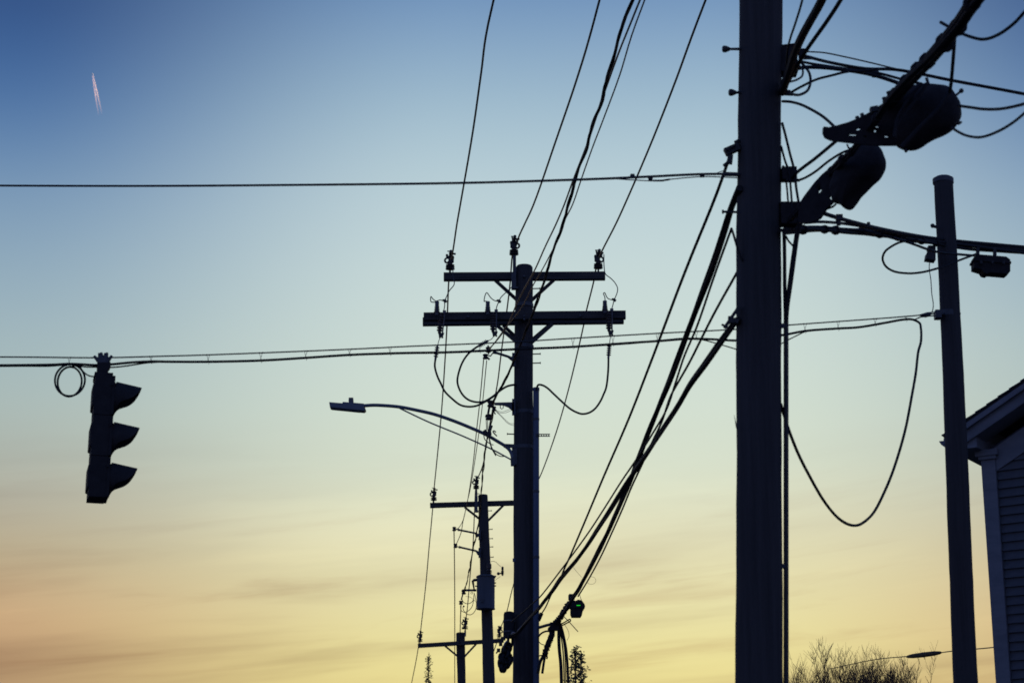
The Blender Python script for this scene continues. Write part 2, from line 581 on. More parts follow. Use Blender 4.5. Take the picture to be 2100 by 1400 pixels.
def insulator(pole, base, s=1.0, flip=1, wdir=Vector((0.1, -1, 0.1))):
    """Pin insulator with three sheds and a ring-topped wire clamp."""
    Z = Vector((0, 0, 1))
    mb = MB().lathe(base, Z, [(h * s, r * s) for h, r in (
        (-0.01, 0.014), (0.055, 0.014), (0.060, 0.030), (0.064, 0.072), (0.070, 0.072), (0.076, 0.036), (0.090, 0.036), (0.094, 0.071), (0.100, 0.071),
        (0.106, 0.034), (0.120, 0.034), (0.124, 0.068), (0.130, 0.068), (0.138, 0.034), (0.160, 0.034), (0.166, 0.046), (0.186, 0.044))], 16)
    ins = build(mb, 'insulator', 'porc', pole.root, 30)
    c = base + Z * 0.205 * s
    X = Vector((1, 0, 0))
    m2 = MB().torus(c + X * (-0.042 * s * flip), (0, 1, 0), 0.040 * s, 0.016 * s, 14, 6)
    m2.box(c + X * (0.014 * s * flip) + Z * 0.020 * s, 0.085 * s, 0.06 * s, 0.095 * s)
    m2.bar(c + X * (-0.06 * s * flip) + Z * 0.060 * s, c + X * (0.06 * s * flip) + Z * 0.040 * s, 0.04 * s, 0.034 * s)
    m2.box(c + X * (-0.050 * s * flip) + Z * 0.080 * s, 0.036 * s, 0.036 * s, 0.036 * s)
    d = wdir.normalized()
    m2.tube([c + Z * 0.03 * s - d * 0.10 * s, c + Z * 0.085 * s + d * 0.16 * s], 0.024 * s, 8)
    m2.tube([c + Z * 0.06 * s + X * 0.02 * s * flip, c + Z * 0.15 * s + X * 0.030 * s * flip], 0.010 * s, 6)
    m2.bar(c + Z * 0.115 * s - X * 0.02 * s, c + Z * 0.105 * s + X * 0.085 * s, 0.026 * s, 0.024 * s)
    m2.bar(c + Z * 0.150 * s - X * 0.045 * s, c + Z * 0.148 * s + X * 0.03 * s, 0.016 * s, 0.014 * s)
    build(m2, 'wire_clamp', 'iron', ins)
    return ins

# ================================================================== pole with two levels of arms
p1 = Pole('utility_pole', 'timber utility pole with two levels of crossarms, behind the curved street light arm',
          (1075, 548), 35, (1075, 1340), 48, Y1)
YF = Y1 - 0.22
YB = Y1 + 0.24
crossarm(p1, (910, 568), (1241, 566), YB, 16, 0.10)
crossarm(p1, (869, 650), (1283, 646), YF, 16, 0.10)
crossarm(p1, (867, 660), (1279, 655.5), YB, 16, 0.10)
brace(p1, (1016, 575), (1059, 614), YB, 0.05)
brace(p1, (1136, 574), (1091, 615), YB, 0.05)
brace(p1, (1019, 667), (1059, 701), YF, 0.05)
brace(p1, (1032, 667), (1059, 692), YB, 0.05)
brace(p1, (1133, 664), (1090, 702), YF, 0.055)
brace(p1, (1130, 664), (1090, 698), YB, 0.055)
# pole-top pin
mb = MB().bar(P(1053.5, 594, YF + 0.14), P(1053.5, 560, YF + 0.14), 0.07, 0.055, Vector((0, 1, 0)))
mb.bar(P(1055, 562, YF + 0.14), P(1055, 524, YF + 0.14), 0.05, 0.05, Vector((0, 1, 0)))
mb.box(P(1056, 591, YF + 0.14), 0.10, 0.08, 0.03)
build(mb, 'pole_top_bracket', 'galv', p1.root, 0)
insulator(p1, P(923, 560, YB), 1.0, 1)
insulator(p1, P(1227, 558, YB), 1.0, -1)
insulator(p1, P(1054, 530, YF + 0.14), 1.0, -1)
for py, sd_ in ((592, 1), (726, 1), (744.6, 1), (890, -1)):
    p1.step(py, sd_, 0.11)
# arm bolts
for (x, y, Yq) in ((1075, 567, YF + 0.08), (1075, 649, YF - 0.05), (960, 650, YF - 0.05), (1190, 648, YF - 0.05), (1075, 655, YF - 0.05)):
    c = P(x, y, Yq)
    build(MB().tube([c + Vector((0, 0.03, 0)), c - Vector((0, 0.035, 0))], 0.018, 6), 'arm_bolt', 'galv', p1.root)
z_ = p1.z_of(1150)
build(MB().box(p1.at(z_) + Vector((-p1.r(z_) * 0.90, -p1.r(z_) * 0.55, 0)), 0.05, 0.02, 0.05), 'pole_tag', 'pipe', p1.root, 0)
# banded clamps on the shaft
for py in (627, 712, 846, 918):
    z = p1.z_of(py)
    r = p1.r(z)
    build(MB().lathe(p1.at(z - 0.03), p1.k, [(0, r * 1.0), (0.005, r * 1.045), (0.055, r * 1.045), (0.06, r * 1.0)], 24), 'band', 'galv', p1.root)

def arrester(pole, x, ytop, ybot, Y):
    b = P(x, ybot, Y); h = (P(x, ytop, Y) - b).length
    prof = [(-0.03, 0.02), (0, 0.026)]
    for k in range(5):
        z0 = h * (0.06 + 0.145 * k)
        w = 0.047 - 0.003 * k
        prof += [(z0, 0.026), (z0 + 0.006, w), (z0 + 0.012, w * 0.96), (z0 + 0.018, 0.027)]
    prof += [(h * 0.80, 0.027), (h * 0.81, 0.033), (h * 0.98, 0.031), (h, 0.02)]
    return build(MB().lathe(b, (0, 0, 1), prof, 14), 'arrester', 'poly', pole.root, 30)
def cutout(pole, top, bot, Y, lean=0.0):
    """Fuse cut-out: porcelain body bolted on the arm face, fuse tube beside it on two contacts."""
    a, b = P(*top, Y), P(*bot, Y)
    d = (b - a)
    s = mpp(top[1], Y)
    X = Vector((1, 0, 0))
    ax = d.normalized()
    root = build(MB().lathe(a - X * 4 * s + ax * 0.02, ax, [(h * d.length, r) for h, r in
        [(0, 0.02), (0.05, 0.03)] + [(q + e, r_) for q in (0.12, 0.22, 0.32, 0.46, 0.56, 0.66) for e, r_ in ((0, 0.026), (0.02, 0.046), (0.045, 0.046), (0.06, 0.026))] + [(0.8, 0.026), (0.82, 0.018), (0.84, 0.018)]], 12), 'fuse_cutout', 'porc', pole.root, 30)
    m2 = MB().tube([a + X * 3 * s, b + X * 2.2 * s - ax * 0.03], 0.011, 8)
    m2.box(a + X * 2.5 * s, 0.05, 0.05, 0.045)
    m2.tube([a + X * 0 + Vector((0, 0, 0.015)), a + X * 6 * s + Vector((0, 0, 0.01))], 0.010, 6)
    build(m2, 'fuse_tube', 'poly', root)
    m3 = MB().bar(b - X * 4 * s - ax * 0.06, b - X * 2 * s, 0.035, 0.03, Vector((0, 1, 0)))
    m3.bar(b + X * 3.5 * s - ax * 0.06, b + X * 1 * s + ax * 0.005, 0.035, 0.026, Vector((0, 1, 0)))
    for q in (0.02, 0.055, 0.09, 0.125):
        m3.tube([b - X * 4 * s - ax * q, b + X * 4 * s - ax * (q - 0.008)], 0.006, 6)
    m3.box(b - X * 1 * s - ax * 0.02, 0.055, 0.04, 0.05)
    m3.ball(b + X * 2.8 * s + ax * 0.012, 0.016, 8)
    m3.ball(b - X * 2.2 * s + ax * 0.012, 0.016, 8)
    build(m3, 'lower_contact', 'iron', root)
YC = Y1 - 0.38
arrester(p1, 896, 618, 642, YC)
arrester(p1, 1000.3, 618, 641, YC)
arrester(p1, 1240.7, 616.5, 638, YC)
cutout(p1, (909, 640), (904.5, 690), YC)
cutout(p1, (1015, 638), (1015, 687), YC)
cutout(p1, (1252, 636), (1253, 685), YC)
LW = 0.0075
for pts in ([(896, 618), (891, 619.5), (884, 618.5), (884, 608), (888, 613), (894, 617), (903, 615), (911, 617), (914, 612), (921, 597), (931, 584), (931.5, 577), (929, 566), (929, 548)],
            [(911, 618), (912, 625), (910, 638)],
            [(999, 618), (995, 617.5), (993, 618), (998, 600), (1007, 611), (1015, 616.5), (1023, 617), (1027, 610), (1037, 600), (1046, 592), (1053, 584)],
            [(1023, 618), (1019, 628), (1017, 637)],
            [(1241, 617), (1240, 608), (1237.5, 602), (1240, 600), (1244, 608), (1247, 612), (1258, 614.5), (1263, 607), (1266.6, 592), (1262, 581), (1253, 571), (1242, 562), (1239, 548), (1238.5, 522)],
            [(1259, 616), (1257, 625), (1254, 635)]):
    ptube('jumper_lead', p1.root, pts, YC, YC + (0.3 if len(pts) > 9 else 0), LW)
for x, y in ((912, 617), (1023, 617.5), (1259, 615)):
    mb = MB().tube([P(x - 4.5, y - 2, YC - 0.01), P(x + 4.5, y + 1.5, YC - 0.01)], 0.017, 8)
    mb.box(P(x + 1, y, YC - 0.01), 0.03, 0.03, 0.05)
    build(mb, 'connector', 'iron', p1.root)

def termination(x0, y0, x1, y1, Y, parent):
    a, b = P(x0, y0, Y), P(x1, y1, Y)
    h = (b - a).length
    prof = [(0, 0.009), (h * 0.1, 0.016)]
    for k in range(5):
        q = h * (0.18 + 0.17 * k)
        prof += [(q, 0.017), (q + 0.006, 0.037), (q + 0.012, 0.035), (q + 0.018, 0.018)]
    prof += [(h * 1.05, 0.018), (h * 1.2, 0.016)]
    build(MB().lathe(a, b - a, prof, 12), 'cable_termination', 'poly', parent, 30)
def riser(label, lead, term, loop, Ya, Yb):
    pts = wpts(loop, Ya, Yb)
    root = thing('riser_cable', label, 'cable', pts[0].copy(), 'looped riser cables on the double-arm pole')
    build(MB().tube(spline(pts), 0.0155, 9), 'cable', 'cable', root)
    build(MB().tube(spline(wpts(lead, Ya, Ya)), 0.006, 6), 'lead', 'wire', root)
    termination(*term, Ya, root)
    return root
riser('long looping black cable hanging from the fuse at the outer end of the arm',
      [(903, 691), (899.5, 700), (897.5, 709)], (897.5, 707, 893.5, 733),
      [(893.4, 733), (891.8, 751), (897, 771), (904, 786), (912, 802), (928, 818), (944, 830), (960, 833.5), (976, 832), (992, 825), (1010, 814), (1024, 802), (1040, 792), (1058, 788)], YC, Y1 - 0.1)
r2 = riser('narrow black cable loop hanging from the fuse closest to the pole',
      [(1013, 688), (1008, 695), (1000, 699), (996, 701)], (1002, 698, 984, 708),
      [(984, 708), (976, 712.6), (961, 724.7), (949, 741.7), (941, 763), (938, 780), (940, 792), (948, 808), (960, 819), (976, 824), (992, 823), (1010, 813), (1026, 800), (1042, 791), (1058, 788)], YC, Y1 - 0.05)
riser('black cable loop dropping from the fuse beside the lone outer arrester into the conduit',
      [(1252.5, 687), (1251, 696), (1250, 706)], (1250, 704, 1248, 730),
      [(1248, 730), (1247, 763), (1243, 795), (1238, 808), (1231, 823), (1220, 838), (1208, 846), (1194, 848.5), (1182, 845), (1168, 837), (1152, 823), (1136, 808), (1122, 795), (1112, 789.6), (1104, 789), (1099.5, 800)], YC, Y1 - 0.28)
# conduit down the pole
cp = [P(1099.5, y, Y1 - 0.20) for y in (797, 900, 1050, 1200, 1350)]
bot = cp[-1] + (cp[-1] - cp[0]) / (cp[0].z - cp[-1].z) * cp[-1].z
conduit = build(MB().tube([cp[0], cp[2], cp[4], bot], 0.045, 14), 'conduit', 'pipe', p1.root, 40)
build(MB().tube([P(1099.5, 795, Y1 - 0.2), P(1099.5, 801, Y1 - 0.2)], 0.05, 14), 'conduit_cap', 'pipe', p1.root)
for y in (862, 1010, 1145):
    build(MB().lathe(P(1099.5, y, Y1 - 0.20), (0, 0, 1), [(0, 0.045), (0.003, 0.049), (0.035, 0.049), (0.038, 0.045)], 14), 'conduit_strap', 'galv', p1.root)
# perforated stand-off bracket
mb = MB()
for dy in (-2.0, 2.0):
    mb.bar(P(1098, 892 + dy, Y1 - 0.24), P(1128, 892 + dy, Y1 - 0.24), 0.03, 0.008)
for x in range(1105, 1130, 5):
    mb.bar(P(x - 0.6, 892, Y1 - 0.24), P(x + 1.2, 892, Y1 - 0.24), 0.03, 0.03)
build(mb, 'standoff_bracket', 'galv', p1.root, 0)

# wire bracket arms on the pole
def spool(mb, c, r, h, ax=(0, 0, 1)):
    mb.lathe(c - Vector(ax) * h / 2, ax, [(0, r * 0.7), (h * 0.1, r), (h * 0.28, r), (h * 0.4, r * 0.72), (h * 0.6, r * 0.72), (h * 0.72, r), (h * 0.9, r), (h, r * 0.7)], 12)
    return mb
YK = Y1 - 0.15
mb = MB().tube([P(1011, 721.5, YK), P(1020, 724, YK), P(1042, 731, YK), P(1052, 737, YK)], [0.028, 0.020, 0.020, 0.032], 8)
mb.bar(P(1053.5, 724, YK), P(1053.5, 751, YK), 0.05, 0.05, Vector((0, 1, 0)))
mb.bar(P(1048, 735, YK), P(1055, 727, YK), 0.03, 0.02)
b1 = build(mb, 'bracket_arm', 'galv', p1.root)
mb = spool(MB(), P(1001.5, 717, YK), 0.042, 0.085)
spool(mb, P(995.5, 731, YK), 0.042, 0.075)
mb.tube([P(1001, 708, YK), P(1002, 726, YK)], 0.012, 6)
mb.tube([P(992, 727, YK), P(1004, 737, YK)], 0.016, 6)
mb.tube([P(998, 728, YK), P(1006, 730, YK), P(1011, 723, YK)], 0.010, 6)
build(mb, 'spool_insulator', 'porc', b1)
mb = MB().prism([P(1014, 825, YK - 0.02), P(1054, 824, YK - 0.02), P(1054, 847, YK - 0.02), P(1050, 841, YK - 0.02), P(1043, 834.5, YK - 0.02), P(1032, 830, YK - 0.02), P(1014, 829.5, YK - 0.02)], Vector((0, 0.04, 0)))
mb.bar(P(1053.5, 818, YK), P(1053.5, 851, YK), 0.05, 0.04, Vector((0, 1, 0)))
mb.tube([P(1026, 829, YK), P(1026, 836, YK), P(1029, 838.5, YK), P(1032, 836, YK), P(1032, 829, YK)], 0.007, 6)
b2 = build(mb, 'bracket_arm', 'galv', p1.root, 30)
mb = spool(MB(), P(1006, 828, YK - 0.02), 0.05, 0.10)
spool(mb, P(1002, 855, YK - 0.02), 0.048, 0.085)
spool(mb, P(1013, 838, YK - 0.02), 0.035, 0.07)
mb.tube([P(1004, 832, YK), P(1001, 848, YK)], 0.018, 6)
mb.tube([P(995, 853, YK), P(1009, 857, YK)], 0.016, 6)
mb.tube([P(1010, 840, YK), P(1016, 849, YK)], 0.010, 6)
build(mb, 'spool_insulator', 'porc', b2)
for pts in ([(1014, 836), (1020, 842), (1030, 844), (1040, 841), (1045, 839)], [(1016, 840), (1024, 846), (1036, 846), (1049, 841)],
            [(1016, 842), (1027, 851), (1038, 862), (1046, 868), (1056, 868)], [(1018, 844), (1030, 856), (1042, 868), (1056, 873)]):
    ptube('tail_wire', p1.root, pts, YK, YK, 0.0032)

# street light
h0 = P(712, 833, Y1 - 0.1)
sl = thing('street_light', 'grey street light with photocell on a long curved arm of the double-arm pole', 'street light', P(1052, 930, Y1 - 0.1))
YL = Y1 - 0.1
arm_px = [(742, 832), (765, 830.5), (783, 831), (818.6, 834), (854, 840.7), (890, 849), (925.7, 861), (961, 875), (997, 891), (1021, 905), (1037, 915), (1046, 924), (1050.5, 936), (1050.5, 948)]
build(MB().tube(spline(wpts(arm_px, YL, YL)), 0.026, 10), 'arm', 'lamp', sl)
build(MB().tube(spline(wpts([(820, 837), (878, 864.5), (949.5, 894), (1009, 921), (1050, 943)], YL, YL)), 0.0115, 8), 'brace_rod', 'lamp', sl)
mb = MB().bar(P(1033, 913.5, YL), P(1056, 914.5, YL), 0.05, 0.05)
mb.bar(P(1051.5, 938, YL), P(1051.5, 955, YL), 0.06, 0.055, Vector((0, 1, 0)))
mb.bar(P(1056, 911, YL), P(1056, 952, YL), 0.09, 0.02, Vector((0, 1, 0)))
build(mb, 'wall_bracket', 'galv', sl, 0)
def lampoly(pts, w0, w1):
    a = [P(x, y, YL) for x, y in pts]
    mb = MB()
    mb.prism([p - Vector((0, w0, 0)) for p in a], Vector((0, w0 + w1, 0)))
    return mb
head = build(lampoly([(676, 827), (703, 829.3), (704, 826.5), (747, 830), (748.5, 833), (747, 837), (750.5, 841), (747, 844), (677.5, 837)], 0.085, 0.085), 'lamp_head', 'lamp', sl, 20)
build(lampoly([(715.5, 816), (724.5, 816), (725, 824), (724, 828.5), (716, 828), (715, 823)], 0.035, 0.035), 'photocell', 'poly', head, 20)
build(lampoly([(680, 837.4), (738, 843.2), (738, 844), (680, 838.2)], 0.07, 0.07), 'lens', 'lamp', head, 0)

# stuff low on that pole
YJ = Y1 - 0.27
tb = thing('terminal_box', 'dark round-topped cable box strapped low on the double-arm pole', 'cable box', P(1044, 1308, YJ))
mb = MB().lathe(P(1044, 1308, YJ + 0.1), (0, 0, 1), [(0, 0.06), (0.01, 0.085), (0.34, 0.08), (0.375, 0.07), (0.385, 0.04)], 16)
build(mb, 'body', 'case', tb)
for y in (1275, 1297):
    build(MB().lathe(P(1044, y, YJ + 0.1), (0, 0, 1), [(0, 0.08), (0.004, 0.089), (0.025, 0.089), (0.029, 0.08)], 16), 'strap', 'galv', tb)
sc = thing('slack_coil', 'rough coil of dark spare cable at the foot of the cable box', 'cable coil', P(1034, 1375, YJ))
rnd = random.Random(3)
for k in range(16):
    f_ = rnd.random()
    cx, cy = 1043 - 13 * f_ + rnd.uniform(-3, 5), 1314 + 60 * f_ + rnd.uniform(-5, 5)
    rx, ry = rnd.uniform(3, 10), rnd.uniform(5, 14)
    pts = [P(cx + rx * math.cos(q), cy + ry * math.sin(q), YJ - 0.05 + 0.10 * math.sin(q + k)) for q in [2 * math.pi * i / 18 for i in range(19)]]
    build(MB().tube(pts, rnd.uniform(0.016, 0.024), 7, False), 'loop', 'cable', sc)
mb = MB()
for k in range(7):
    a = P(1022 + rnd.uniform(0, 20), 1308 + rnd.uniform(0, 40), YJ - 0.05)
    mb.tube([a, a + Vector((rnd.uniform(-0.06, -0.02), 0, rnd.uniform(-0.05, 0.06)))], 0.012, 6)
    mb.box(a, 0.05, 0.05, 0.05)
build(mb, 'cable_tie', 'iron', sc)
# pale preformed grips where the strand is tied off
for nm, pts, r in (('strand_grip', [(1046, 1303), (1050, 1299), (1058, 1299), (1063, 1295), (1071, 1285), (1082, 1272), (1092, 1260), (1102, 1247)], 0.010),
                   ('strand_grip', [(1047, 1300), (1052, 1296), (1058, 1296.5), (1063, 1291), (1072, 1281), (1083, 1268)], 0.008),
                   ('strand_grip', [(1033, 1325), (1036, 1318), (1041, 1313)], 0.014), ('strand_grip', [(1036, 1322), (1042, 1314)], 0.012)):
    ptube(nm, p1.root, pts, YJ - 0.12, YJ - 0.15, r, 'alum')

# ================================================================== pole carrying the transformer
p2 = Pole('utility_pole', 'slimmer utility pole with one crossarm, carrying the transformer can', (991, 1016), 20, (1000.6, 1345), 24, Y2)
Y2F, Y2B = Y2 - 0.2, Y2 + 0.2
crossarm(p2, (882, 1036), (1100, 1029.5), Y2B, 9.8, 0.10)
brace(p2, (953, 1039.5), (984, 1064), Y2B, 0.05)
brace(p2, (1032, 1036), (1001, 1067), Y2B, 0.05)
mb = MB().bar(P(976.5, 1050, Y2F), P(976.5, 1016, Y2F), 0.07, 0.07, Vector((0, 1, 0)))
mb.bar(P(977, 1018, Y2F), P(976.5, 1002, Y2F), 0.05, 0.045, Vector((0, 1, 0)))
mb.box(P(977, 1048, Y2F), 0.09, 0.08, 0.04)
build(mb, 'pole_top_bracket', 'galv', p2.root, 0)
insulator(p2, P(889.5, 1031, Y2B), 1.0, 1)
insulator(p2, P(1092, 1025, Y2B), 1.0, -1)
insulator(p2, P(976.5, 1007, Y2F), 1.0, 1)
for py in (1047, 1085, 1104, 1121, 1142):
    p2.step(py, 1, 0.075)
p2.step(1012, -1, 0.06)
Y2K = Y2 - 0.15
for (sx, sy, ax, ay, bx, by) in ((931.5, 1084, 939, 1085.5, 977, 1093.5), (934, 1118.5, 941, 1121, 979, 1130)):
    mb = MB().tube([P(ax, ay, Y2K), P(ax + 5, ay + 1, Y2K), P(bx - 3, by - 1, Y2K), P(bx + 4, by + 5, Y2K)], [0.032, 0.022, 0.022, 0.05], 8)
    mb.bar(P(983.5, by - 7, Y2K), P(983.5, by + 13, Y2K), 0.05, 0.05, Vector((0, 1, 0)))
    mb.tube([P(sx, sy, Y2K), P(ax, ay, Y2K)], 0.011, 6)
    b = build(mb, 'bracket_arm', 'galv', p2.root)
    build(spool(MB(), P(sx, sy, Y2K), 0.046, 0.095), 'spool_insulator', 'porc', b)
# transformer
YT = Y2 - 0.33
tr = thing('transformer', 'grey pole-mounted transformer can with bushings on the slimmer pole', 'transformer', P(996, 1250, YT))
sT = mpp(1200, YT)
zb, zt = P(996, 1249, YT).z, P(996, 1184, YT).z
cT = P(996, 1249, YT)
mb = MB().lathe(cT, (0, 0, 1), [(0, 0.19), (0.004, 0.212), (0.02, 0.212), (0.03, 0.204), (zt - zb, 0.204)], 28)
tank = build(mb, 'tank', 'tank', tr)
mb = MB().lathe(Vector((cT.x, cT.y, zt)), (0, 0, 1), [(0, 0.206), (0.004, 0.218), (0.03, 0.218), (0.055, 0.17), (0.07, 0.06)], 28)
build(mb, 'lid', 'tank', tr)
def bushing(x, y0, y1, Y, r, parent, name='bushing', nsh=4, ax=(0, 0, 1)):
    b = P(x, y0, Y); h = (P(x, y1, Y) - b).length
    prof = [(-0.02, r * 0.7), (0, r * 0.7)]
    for k in range(nsh):
        q = h * (0.05 + 0.5 * k / nsh)
        prof += [(q, r * 0.7), (q + h * 0.03, r * 1.25), (q + h * 0.06, r * 1.2), (q + h * 0.09, r * 0.7)]
    prof += [(h * 0.6, r * 0.6), (h * 0.63, r), (h * 0.92, r * 0.95), (h, r * 0.5)]
    return build(MB().lathe(b, ax, prof, 14), name, 'porc', parent, 30)
bushing(1003, 1184, 1154, YT - 0.02, 0.055, tr)
mb = MB().tube([P(978, 1188, YT), P(972, 1189, YT), P(969.5, 1191, YT), P(971, 1200, YT), P(973, 1212, YT)], [0.03, 0.034, 0.03, 0.022, 0.016], 8)
mb.tube([P(978, 1201, YT), P(974, 1201, YT)], 0.014, 6)
build(mb, 'secondary_bushing', 'porc', tr)
mb = MB()
for y in (1181, 1194.5, 1200.5):
    mb.tube([P(1012, y, YT - 0.05), P(1017.5, y, YT - 0.05)], 0.014, 6)
mb.box(P(1014, 1182, YT - 0.05), 0.05, 0.05, 0.05)
build(mb, 'tank_lug', 'tank', tr)
mb = MB().box(P(988, 1230, YT - 0.215), 0.09, 0.006, 0.06)
build(mb, 'nameplate', 'galv', tr, 0)
a_ = thing('surge_arrester', 'small ribbed surge arrester held out on a thin wire beside the transformer', 'arrester', P(1030, 1181, YT))
bushing(1030.5, 1178, 1161, YT, 0.028, a_, 'body', 5)
mb = MB().ball(P(1022, 1175.5, YT), 0.036, 10).tube([P(1022, 1175.5, YT), P(1030, 1174.5, YT)], 0.014, 6)
build(mb, 'mount', 'iron', a_)
build(MB().tube(spline(wpts([(1007, 1151), (1011, 1150), (1017, 1152), (1022, 1157), (1027, 1161)], YT, YT)), 0.005, 6), 'lead', 'wire', a_)
build(MB().tube(spline(wpts([(1016, 1190), (1018, 1187), (1022, 1184.5), (1026, 1181)], YT, YT)), 0.004, 6), 'ground_lead', 'wire', a_)
# secondary service knuckle
mb = MB().bar(P(950, 1209.5, Y2K - 0.1), P(977, 1209.5, Y2K - 0.1), 0.04, 0.045)
mb.torus(P(967.5, 1215, Y2K - 0.1), (0, 1, 0), 0.022, 0.006, 12, 5)
b = build(mb, 'bracket_arm', 'galv', p2.root)
mb = spool(MB(), P(951, 1213, Y2K - 0.12), 0.05, 0.11)
mb.tube([P(947, 1211, Y2K - 0.12), P(955, 1217, Y2K - 0.12)], 0.02, 6)
spool(mb, P(945.5, 1235, Y2K - 0.12), 0.05, 0.085)
mb.tube([P(949, 1218, Y2K - 0.12), P(946, 1229, Y2K - 0.12)], 0.016, 6)
mb.ball(P(951, 1242.5, Y2K - 0.12), 0.022, 8)
build(mb, 'spool_insulator', 'porc', b)
for pts in ([(947, 1226), (950, 1233), (957, 1237), (965, 1235.5), (971, 1229), (972, 1218)],
            [(944, 1241), (946, 1251), (952, 1254.5), (960, 1252), (968, 1243), (971, 1231), (972, 1218)],
            [(949, 1244), (951, 1251), (957, 1258), (966, 1259.5), (974, 1252), (977, 1240), (975, 1224), (972, 1214)],
            [(955, 1222), (965, 1224), (971, 1229), (978, 1234)]):
    ptube('service_lead', p2.root, pts, Y2K - 0.12, Y2K - 0.05, 0.0075 if pts[0][0] < 955 else 0.004, 'cable')

# ================================================================== farthest pole
p3 = Pole('utility_pole', 'farthest and smallest utility pole, only its top and crossarm in view', (945, 1298), 18, (946, 1350), 17.5, Y3)
Y3B, Y3F = Y3 - 0.22, Y3 - 0.2
crossarm(p3, (857, 1323.5), (1033, 1312.5), Y3B, 8.0, 0.10)
brace(p3, (912, 1323), (940, 1346), Y3B, 0.05)
brace(p3, (978, 1318), (951, 1347), Y3B, 0.05)
insulator(p3, P(861.5, 1319.5, Y3B), 1.0, 1)
insulator(p3, P(1024, 1309.5, Y3B), 1.0, -1)
mb = MB().bar(P(954, 1304, Y3F), P(954, 1292, Y3F), 0.05, 0.05, Vector((0, 1, 0)))
mb.tube([P(947, 1287.5, Y3F), P(955, 1286, Y3F)], 0.03, 8)
build(mb, 'pole_top_bracket', 'galv', p3.root, 0)
insulator(p3, P(954, 1294, Y3F), 1.1, 1)

# ================================================================== thick pole
p0 = Pole('utility_pole', 'thick dark utility pole where the cable bundles and splice cases meet',
          (1561, 50), 88, (1554.5, 1350), 96, Y0, extend=3.9)
for py, x1 in ((101, 1486), (190, 1499)):
    c = P(1520, py, Y0 - 0.05); e = P(x1, py, Y0 - 0.05)
    mb = MB().tube([c, c.lerp(e, 0.75), e], [0.012, 0.010, 0.012], 8)
    s = mpp(py, Y0)
    d = (e - c).normalized()
    mb.lathe(e - d * 0.012, d, [(-0.03, 0.012), (0.0, 0.026), (0.02, 0.027), (0.03, 0.018)], 12)
    build(mb, 'through_bolt', 'iron', p0.root)
p0.step(435.5, -1, 0.12)
# tail-end bolt studs
for (x0, y0, x1) in ((1605, 187, 1621), (1606, 193, 1626), (1612, 369, 1640)):
    build(MB().tube([P(x0, y0, Y0 - 0.08), P(x1, y0 + 1, Y0 - 0.08)], 0.012, 6), 'stud', 'iron', p0.root)
# clamp on the side where the wires come in
mb = MB().bar(P(1487, 313, Y0 - 0.05), P(1515, 301, Y0 - 0.05), 0.05, 0.055)
for k in range(5):
    mb.tube([P(1489 + 4.5 * k, 310 - 2.4 * k, Y0 - 0.09), P(1488.5 + 4.5 * k, 305 - 2.4 * k, Y0 - 0.09)], 0.008, 6)
mb.bar(P(1498, 318, Y0 - 0.05), P(1496, 336, Y0 - 0.05), 0.04, 0.03, Vector((0, 1, 0)))
mb.tube([P(1484, 340, Y0 - 0.05), P(1493, 333, Y0 - 0.05)], 0.012, 6)
mb.tube([P(1507, 293, Y0 - 0.05), P(1516, 288, Y0 - 0.05)], 0.014, 6)
build(mb, 'guy_clamp', 'iron', p0.root)
mb = MB().bar(P(1482, 357, Y0 - 0.05), P(1515, 358, Y0 - 0.05), 0.03, 0.024)
build(mb, 'anchor_bar', 'iron', p0.root, 0)
# bracket where the low thick bundle is dead-ended
mb = MB().bar(P(1516, 628, Y0 - 0.1), P(1486, 672, Y0 - 0.1), 0.035, 0.022)
mb.bar(P(1498, 655, Y0 - 0.1), P(1514, 660, Y0 - 0.1), 0.035, 0.03)
mb.box(P(1499, 656, Y0 - 0.1), 0.04, 0.04, 0.05)
mb.bar(P(1480, 665, Y0 - 0.1), P(1492, 672, Y0 - 0.1), 0.02, 0.012)
build(mb, 'dead_end_bracket', 'iron', p0.root, 0)
# riser pipe standing off the shaft
rp = [P(1612, y, Y0 - 0.02) for y in (628, 1350)]
bot = rp[1] + (rp[1] - rp[0]) / (rp[0].z - rp[1].z) * rp[1].z
build(MB().tube([rp[0], rp[1], bot], 0.0185, 12), 'riser_pipe', 'iron', p0.root)
mb = MB()
for y in (668, 1160, 1500):
    mb.bar(P(1596, y, Y0 - 0.02), P(1616, y, Y0 - 0.02), 0.03, 0.03)
build(mb, 'standoff_clip', 'galv', p0.root, 0)
# flake of timber
build(MB().tube([P(1511, 878, Y0 - 0.1), P(1509, 868, Y0 - 0.1), P(1505.5, 850, Y0 - 0.1)], [0.006, 0.004, 0.001], 5), 'splinter', 'pole', p0.root)
# junction hardware on the far side of the shaft
mb = MB().box(P(1616, 128, Y0), 0.13, 0.12, 0.20)
mb.box(P(1645, 111, Y0 - 0.05), 0.05, 0.05, 0.07)
mb.bar(P(1606, 100, Y0), P(1640, 96, Y0 - 0.05), 0.06, 0.04)
build(mb, 'junction_block', 'case', p0.root, 0)
build(MB().box(P(1618, 358, Y0 - 0.05), 0.11, 0.08, 0.10), 'cable_clamp', 'case', p0.root, 0)
build(MB().box(P(1622, 440, Y0 - 0.05), 0.16, 0.1, 0.17), 'cable_clamp', 'case', p0.root, 0)

